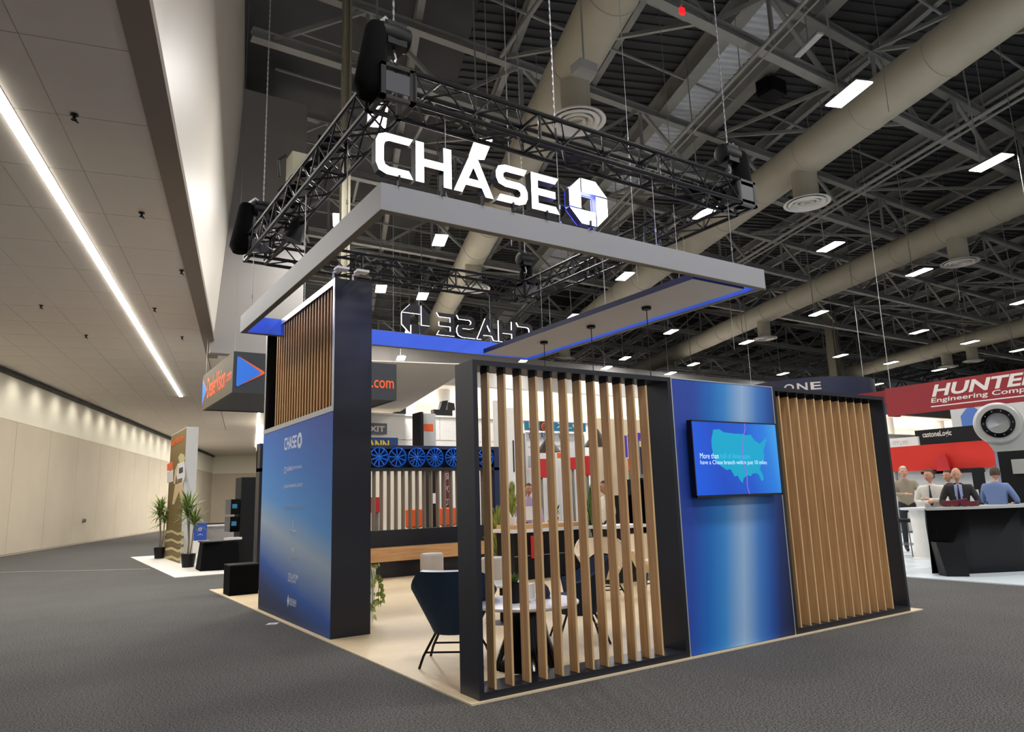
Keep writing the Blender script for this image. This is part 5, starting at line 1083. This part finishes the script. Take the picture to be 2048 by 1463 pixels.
# ================================================================== PEOPLE
def person(label, loc, yaw, J, top, hair, skin, opts=()):
    """one continuous skinned body; J gives joint positions (metres, facing +y)"""
    base = dict(pel=(0, 0, .95), bel=(0, .0, 1.10), che=(0, .0, 1.30), nk0=(0, -.01, 1.45), nk1=(0, .01, 1.52),
                hl=(-.09, 0, .90), kl=(-.10, .02, .50), al=(-.10, -.02, .09), tl=(-.11, .13, .04), hr=(.09, 0, .90), kr=(.10, .02, .50), ar=(.10, -.02, .09), tr=(.11, .13, .04),
                sl=(-.18, -.01, 1.41), el=(-.25, -.03, 1.13), wl=(-.24, .12, .92), fl=(-.23, .17, .85), sr=(.18, -.01, 1.41), er=(.25, -.03, 1.13), wr=(.24, .12, .92), fr=(.23, .17, .85))
    base.update({k: v for k, v in J.items() if k not in ('head', 'tilt', 'turn')}); rad = dict(pel=(.155, .11), bel=(.145, .105), che=(.165, .115), nk0=(.075, .065), nk1=(.055, .058), hl=(.09, .09), kl=(.062, .062), al=(.045, .045), tl=(.04, .03), sl=(.075, .07), el=(.05, .05), wl=(.034, .03), fl=(.04, .02))
    ks = list(base); edges = [('pel', 'bel'), ('bel', 'che'), ('che', 'nk0'), ('nk0', 'nk1'), ('pel', 'hl'), ('hl', 'kl'), ('kl', 'al'), ('al', 'tl'), ('pel', 'hr'), ('hr', 'kr'), ('kr', 'ar'), ('ar', 'tr'), ('che', 'sl'), ('sl', 'el'), ('el', 'wl'), ('wl', 'fl'), ('che', 'sr'), ('sr', 'er'), ('er', 'wr'), ('wr', 'fr')]
    me = bpy.data.meshes.new('p'); me.from_pydata([base[k] for k in ks], [(ks.index(a), ks.index(b)) for a, b in edges], [])
    ob = bpy.data.objects.new('p', me); COL.objects.link(ob); md = ob.modifiers.new('s', 'SKIN'); me.skin_vertices.new() if not me.skin_vertices else None
    for i, k in enumerate(ks):
        r = rad.get(k) or rad[k[:-1]+'l']; d = me.skin_vertices[0].data[i]; d.radius = r; d.use_root = (k == 'pel')
    sub = ob.modifiers.new('u', 'SUBSURF'); sub.levels = 2; sub.render_levels = 2
    dg = bpy.context.evaluated_depsgraph_get(); m1 = bpy.data.meshes.new_from_object(ob.evaluated_get(dg))
    # head shaped from an ellipsoid
    hc = V3(J.get('head', (0, .035, 1.635))); ht = J.get('tilt', 0); hy = J.get('turn', 0)
    bm = bmesh.new(); bm.from_mesh(m1); hb = bmesh.new(); bmesh.ops.create_uvsphere(hb, u_segments=24, v_segments=18, radius=1)
    M = Matrix.Translation(hc) @ Matrix.Rotation(hy, 4, 'Z') @ Matrix.Rotation(-ht, 4, 'X')
    for v in hb.verts:
        x, y, z = v.co; jaw = max(0, -z); sx = .076*(1-.28*jaw); yy = y*.095*(1-.12*jaw)+.014*jaw
        if y > .3 and abs(x) < .28: yy += .020*math.exp(-((z+.18)/.16)**2)*(1-abs(x)/.28)   # nose
        if y > .6: yy -= .006*math.exp(-((z-.06)/.09)**2)*(1 if .2 < abs(x) < .6 else 0)       # eye hollows
        v.co = (x*sx, yy, z*.118)
    for s_ in (-1, 1): bmesh.ops.create_uvsphere(hb, u_segments=8, v_segments=6, radius=1, matrix=Matrix.Translation((s_*.078, -.008, -.01)) @ Matrix.Diagonal((.012, .02, .032, 1)))
    hm = bpy.data.meshes.new('h'); hb.transform(M); hb.to_mesh(hm); bm.from_mesh(hm)
    bm.to_mesh(m1); o2 = bpy.data.objects.new('q', m1); COL.objects.link(o2); rm = o2.modifiers.new('r', 'REMESH'); rm.mode = 'VOXEL'; rm.voxel_size = .013; sm = o2.modifiers.new('k', 'SMOOTH'); sm.iterations = 2
    dg = bpy.context.evaluated_depsgraph_get(); m2 = bpy.data.meshes.new_from_object(o2.evaluated_get(dg))
    for o in (ob, o2): bpy.data.objects.remove(o)
    mats = [skin, top, 'trousers', 'shoe', 'shirt_pale' if 'suit' in opts else top]
    m2.materials.clear()
    for q in mats: m2.materials.append(MATS[q])
    seg = [(V3(base[a]), V3(base[b]), a, b) for a, b in edges]
    for p in m2.polygons:
        c = p.center; best = 9; nm = ''
        for a, b, na, nb in seg:
            d = b-a; tt = max(0, min(1, (c-a).dot(d)/d.length_squared)); e_ = (c-a-d*tt).length-.5*((rad.get(na) or rad[na[:-1]+'l'])[0])
            if e_ < best: best = e_; nm = na+nb
        if c.z > 1.49 or (c-hc).length < .13: i = 0
        elif nm in ('wlfl', 'wrfr', 'nk0nk1'): i = 0
        elif nm in ('altl', 'artr'): i = 3
        elif nm in ('hlkl', 'klal', 'hrkr', 'krar', 'pelhl', 'pelhr') or c.z < .93: i = 2
        else: i = 4 if ('suit' in opts and c.y > .05 and abs(c.x) < .055-.12*max(0, 1.3-c.z)*.5 and 1.1 < c.z) else 1
        p.material_index = i; p.use_smooth = True
    t = thing('person', label, 'person', loc); b = bpy.data.objects.new('body', m2); COL.objects.link(b); b.parent = t
    # hair shell
    g = G(); hb2 = bmesh.new(); bmesh.ops.create_uvsphere(hb2, u_segments=20, v_segments=14, radius=1)
    vs = []; keep = set()
    for v in hb2.verts:
        x, y, z = v.co; vs.append(M @ V3((x*.083, y*.103-.006, z*.126+.006)))
        if z > .52 or (y < .30 and z > -.45+.5*max(0, y)): keep.add(v.index)
    fs = [[v.index for v in f.verts] for f in hb2.faces if all(v.index in keep for v in f.verts)]
    g.addm(vs, fs, hair)
    def child(g, nm): 
        mesh = bpy.data.meshes.new(nm); mesh.from_pydata(g.v, [], g.f)
        for q in g.ms: mesh.materials.append(MATS[q])
        mesh.polygons.foreach_set('material_index', g.m); mesh.polygons.foreach_set('use_smooth', [True]*len(mesh.polygons)); o = bpy.data.objects.new(nm, mesh); COL.objects.link(o); o.parent = t
    if 'bald' not in opts: child(g, 'hair')
    for s_ in (-1, 1): g = G(); g.lathe([(.0, -.008), (.009, 0), (.0, .008)], M @ V3((s_*.030, .083, .012)), 'eye', 8); child(g, 'eye')
    g = G(); g.bar(M @ V3((-.022, .088, -.058)), M @ V3((.022, .088, -.058)), .006, .008, 'mouth'); child(g, 'mouth')
    for sd in ('l', 'r'):   # fingers: four curled chains and a thumb
        w_, f_ = V3(base['w'+sd]), V3(base['f'+sd]); d = (f_-w_).normalized(); lat = d.cross(Z if abs(d.z) < .9 else Y).normalized(); nrm = lat.cross(d)
        g = G()
        for k in range(4):
            o_ = f_+lat*(k-1.5)*.019; ln = [.062, .075, .07, .055][k]; g.tube([o_-d*.01, o_+d*ln*.45-nrm*.004, o_+d*ln*.8-nrm*.018, o_+d*ln*.95-nrm*.034], [.009, .0085, .008, .006], skin, 6)
        o_ = (w_+f_)/2+lat*.035; g.tube([o_, o_+lat*.02+d*.025-nrm*.005, o_+lat*.022+d*.055-nrm*.012], [.011, .010, .007], skin, 6); child(g, 'fingers')
    if 'tie' in opts: 
        g = G(); yb = .122; g.prism([(-.014, 1.455), (-.008, 1.42), (-.028, 1.12), (0, 1.08), (.028, 1.12), (.008, 1.42), (.014, 1.455)], (0, yb, 0), -X, Z, .012, 'tie'); child(g, 'tie')
    t.rotation_euler = (0, 0, yaw); t.scale = (.95, .95, .94); return t
cross = dict(el=(-.27, .03, 1.16), wl=(-.02, .22, 1.20), fl=(.08, .21, 1.22), er=(.27, .03, 1.16), wr=(.04, .25, 1.15), fr=(-.06, .24, 1.17))
desk = dict(el=(-.28, .08, 1.14), wl=(-.14, .30, 1.08), fl=(-.06, .36, 1.09), er=(.28, .08, 1.14), wr=(.14, .30, 1.08), fr=(.06, .36, 1.09))
reach = dict(el=(-.26, .1, 1.18), wl=(-.2, .36, 1.16), fl=(-.18, .45, 1.17), er=(.26, .1, 1.18), wr=(.1, .36, 1.18), fr=(.05, .44, 1.19))
def at_px(u, d, z=.015):
    r = ray(u, 960); k = d/math.hypot(r.x, r.y); return V3((CP.x+r.x*k, CP.y+r.y*k, z))
def yaw_to(p, q): d = V3(q)-V3(p); return math.atan2(-d.x, d.y)
p = at_px(1808, 17.6); person('person in a tan jacket reaching right, behind the stool at right', p, yaw_to(p, at_px(1900, 14.6)), reach, 'jacket_tan', 'hair_gray', 'skin').scale = (1.08, 1.08, 1.02)
q = at_px(1832, 16.2); t = thing('pedestal_table', 'small white high table in front of the person in the tan jacket', 'table', q); g = G(); g.lathe([(.34, .93), (.35, .95), (.35, .97), (0, .975)], (q.x, q.y, 0), 'white_top', 24); g.obj('tabletop', t, True); g = G(); g.lathe([(.24, .016), (.2, .05), (.17, .5), (.2, .93)], (q.x, q.y, 0), 'white_paint', 18); g.obj('pedestal', t, True)
p = at_px(1860, 14.6); person('person in a white shirt and dark tie with folded arms behind the glossy counter', p, yaw_to(p, (CP.x, CP.y, 0))-.2, {**cross, 'turn': -.5}, 'shirt_white', 'hair_brown', 'skin', ('tie',))
p = at_px(1914, 14.1); person('person in a dark suit with striped tie holding maroon folders at the glossy counter', p, yaw_to(p, (CP.x, CP.y, 0)), {**desk, 'tilt': .25}, 'suit', 'hair_gray', 'skin', ('suit', 'tie', 'bald'))
p3 = p
p = at_px(1990, 14.75); person('person in a light blue shirt seen from behind at the glossy counter', p, yaw_to(p, (CP.x, CP.y, 0))+2.75, {**desk, 'turn': .4, 'tilt': .2}, 'shirt_blue', 'hair_brown', 'skin')
p = at_px(1898, 16.2); person('person with dark hair mostly hidden behind the suited person', p, yaw_to(p, at_px(1800, 15)), {}, 'suit', 'hair_dark', 'skin_tan')
def face_cam(u, d): q = at_px(u, d); return q
p = at_px(1056, 13.7, FZ); person('person with dark hair in a mauve top behind the counter, through the slats', p, yaw_to(p, at_px(1100, 12)), {}, 'mauve', 'hair_dark', 'skin_tan')
p = at_px(1211, 13.2, 0); person('person with brown hair in white behind the fern, through the slats', p, yaw_to(p, at_px(1150, 13)), {}, 'shirt_white', 'hair_dark', 'skin_tan')
d = (CP-p3); d.z = 0; d.normalize(); q = p3+d*.40+Z*1.06
g = G(); sdv = V3((-d.y, d.x, 0)); 
for k, (o_, tl) in enumerate(((-.14, .1), (-.02, -.15), (.12, .1))): g.bar(q+sdv*(o_-.11)+Z*(.03-.01*k), q+sdv*(o_+.12)+Z*(.01+.045*(k == 1))+d*tl*.2, .14, .07, 'maroon')
tag(g.obj('folder_stack'), 'maroon folders in the hands of the suited person', 'folders')
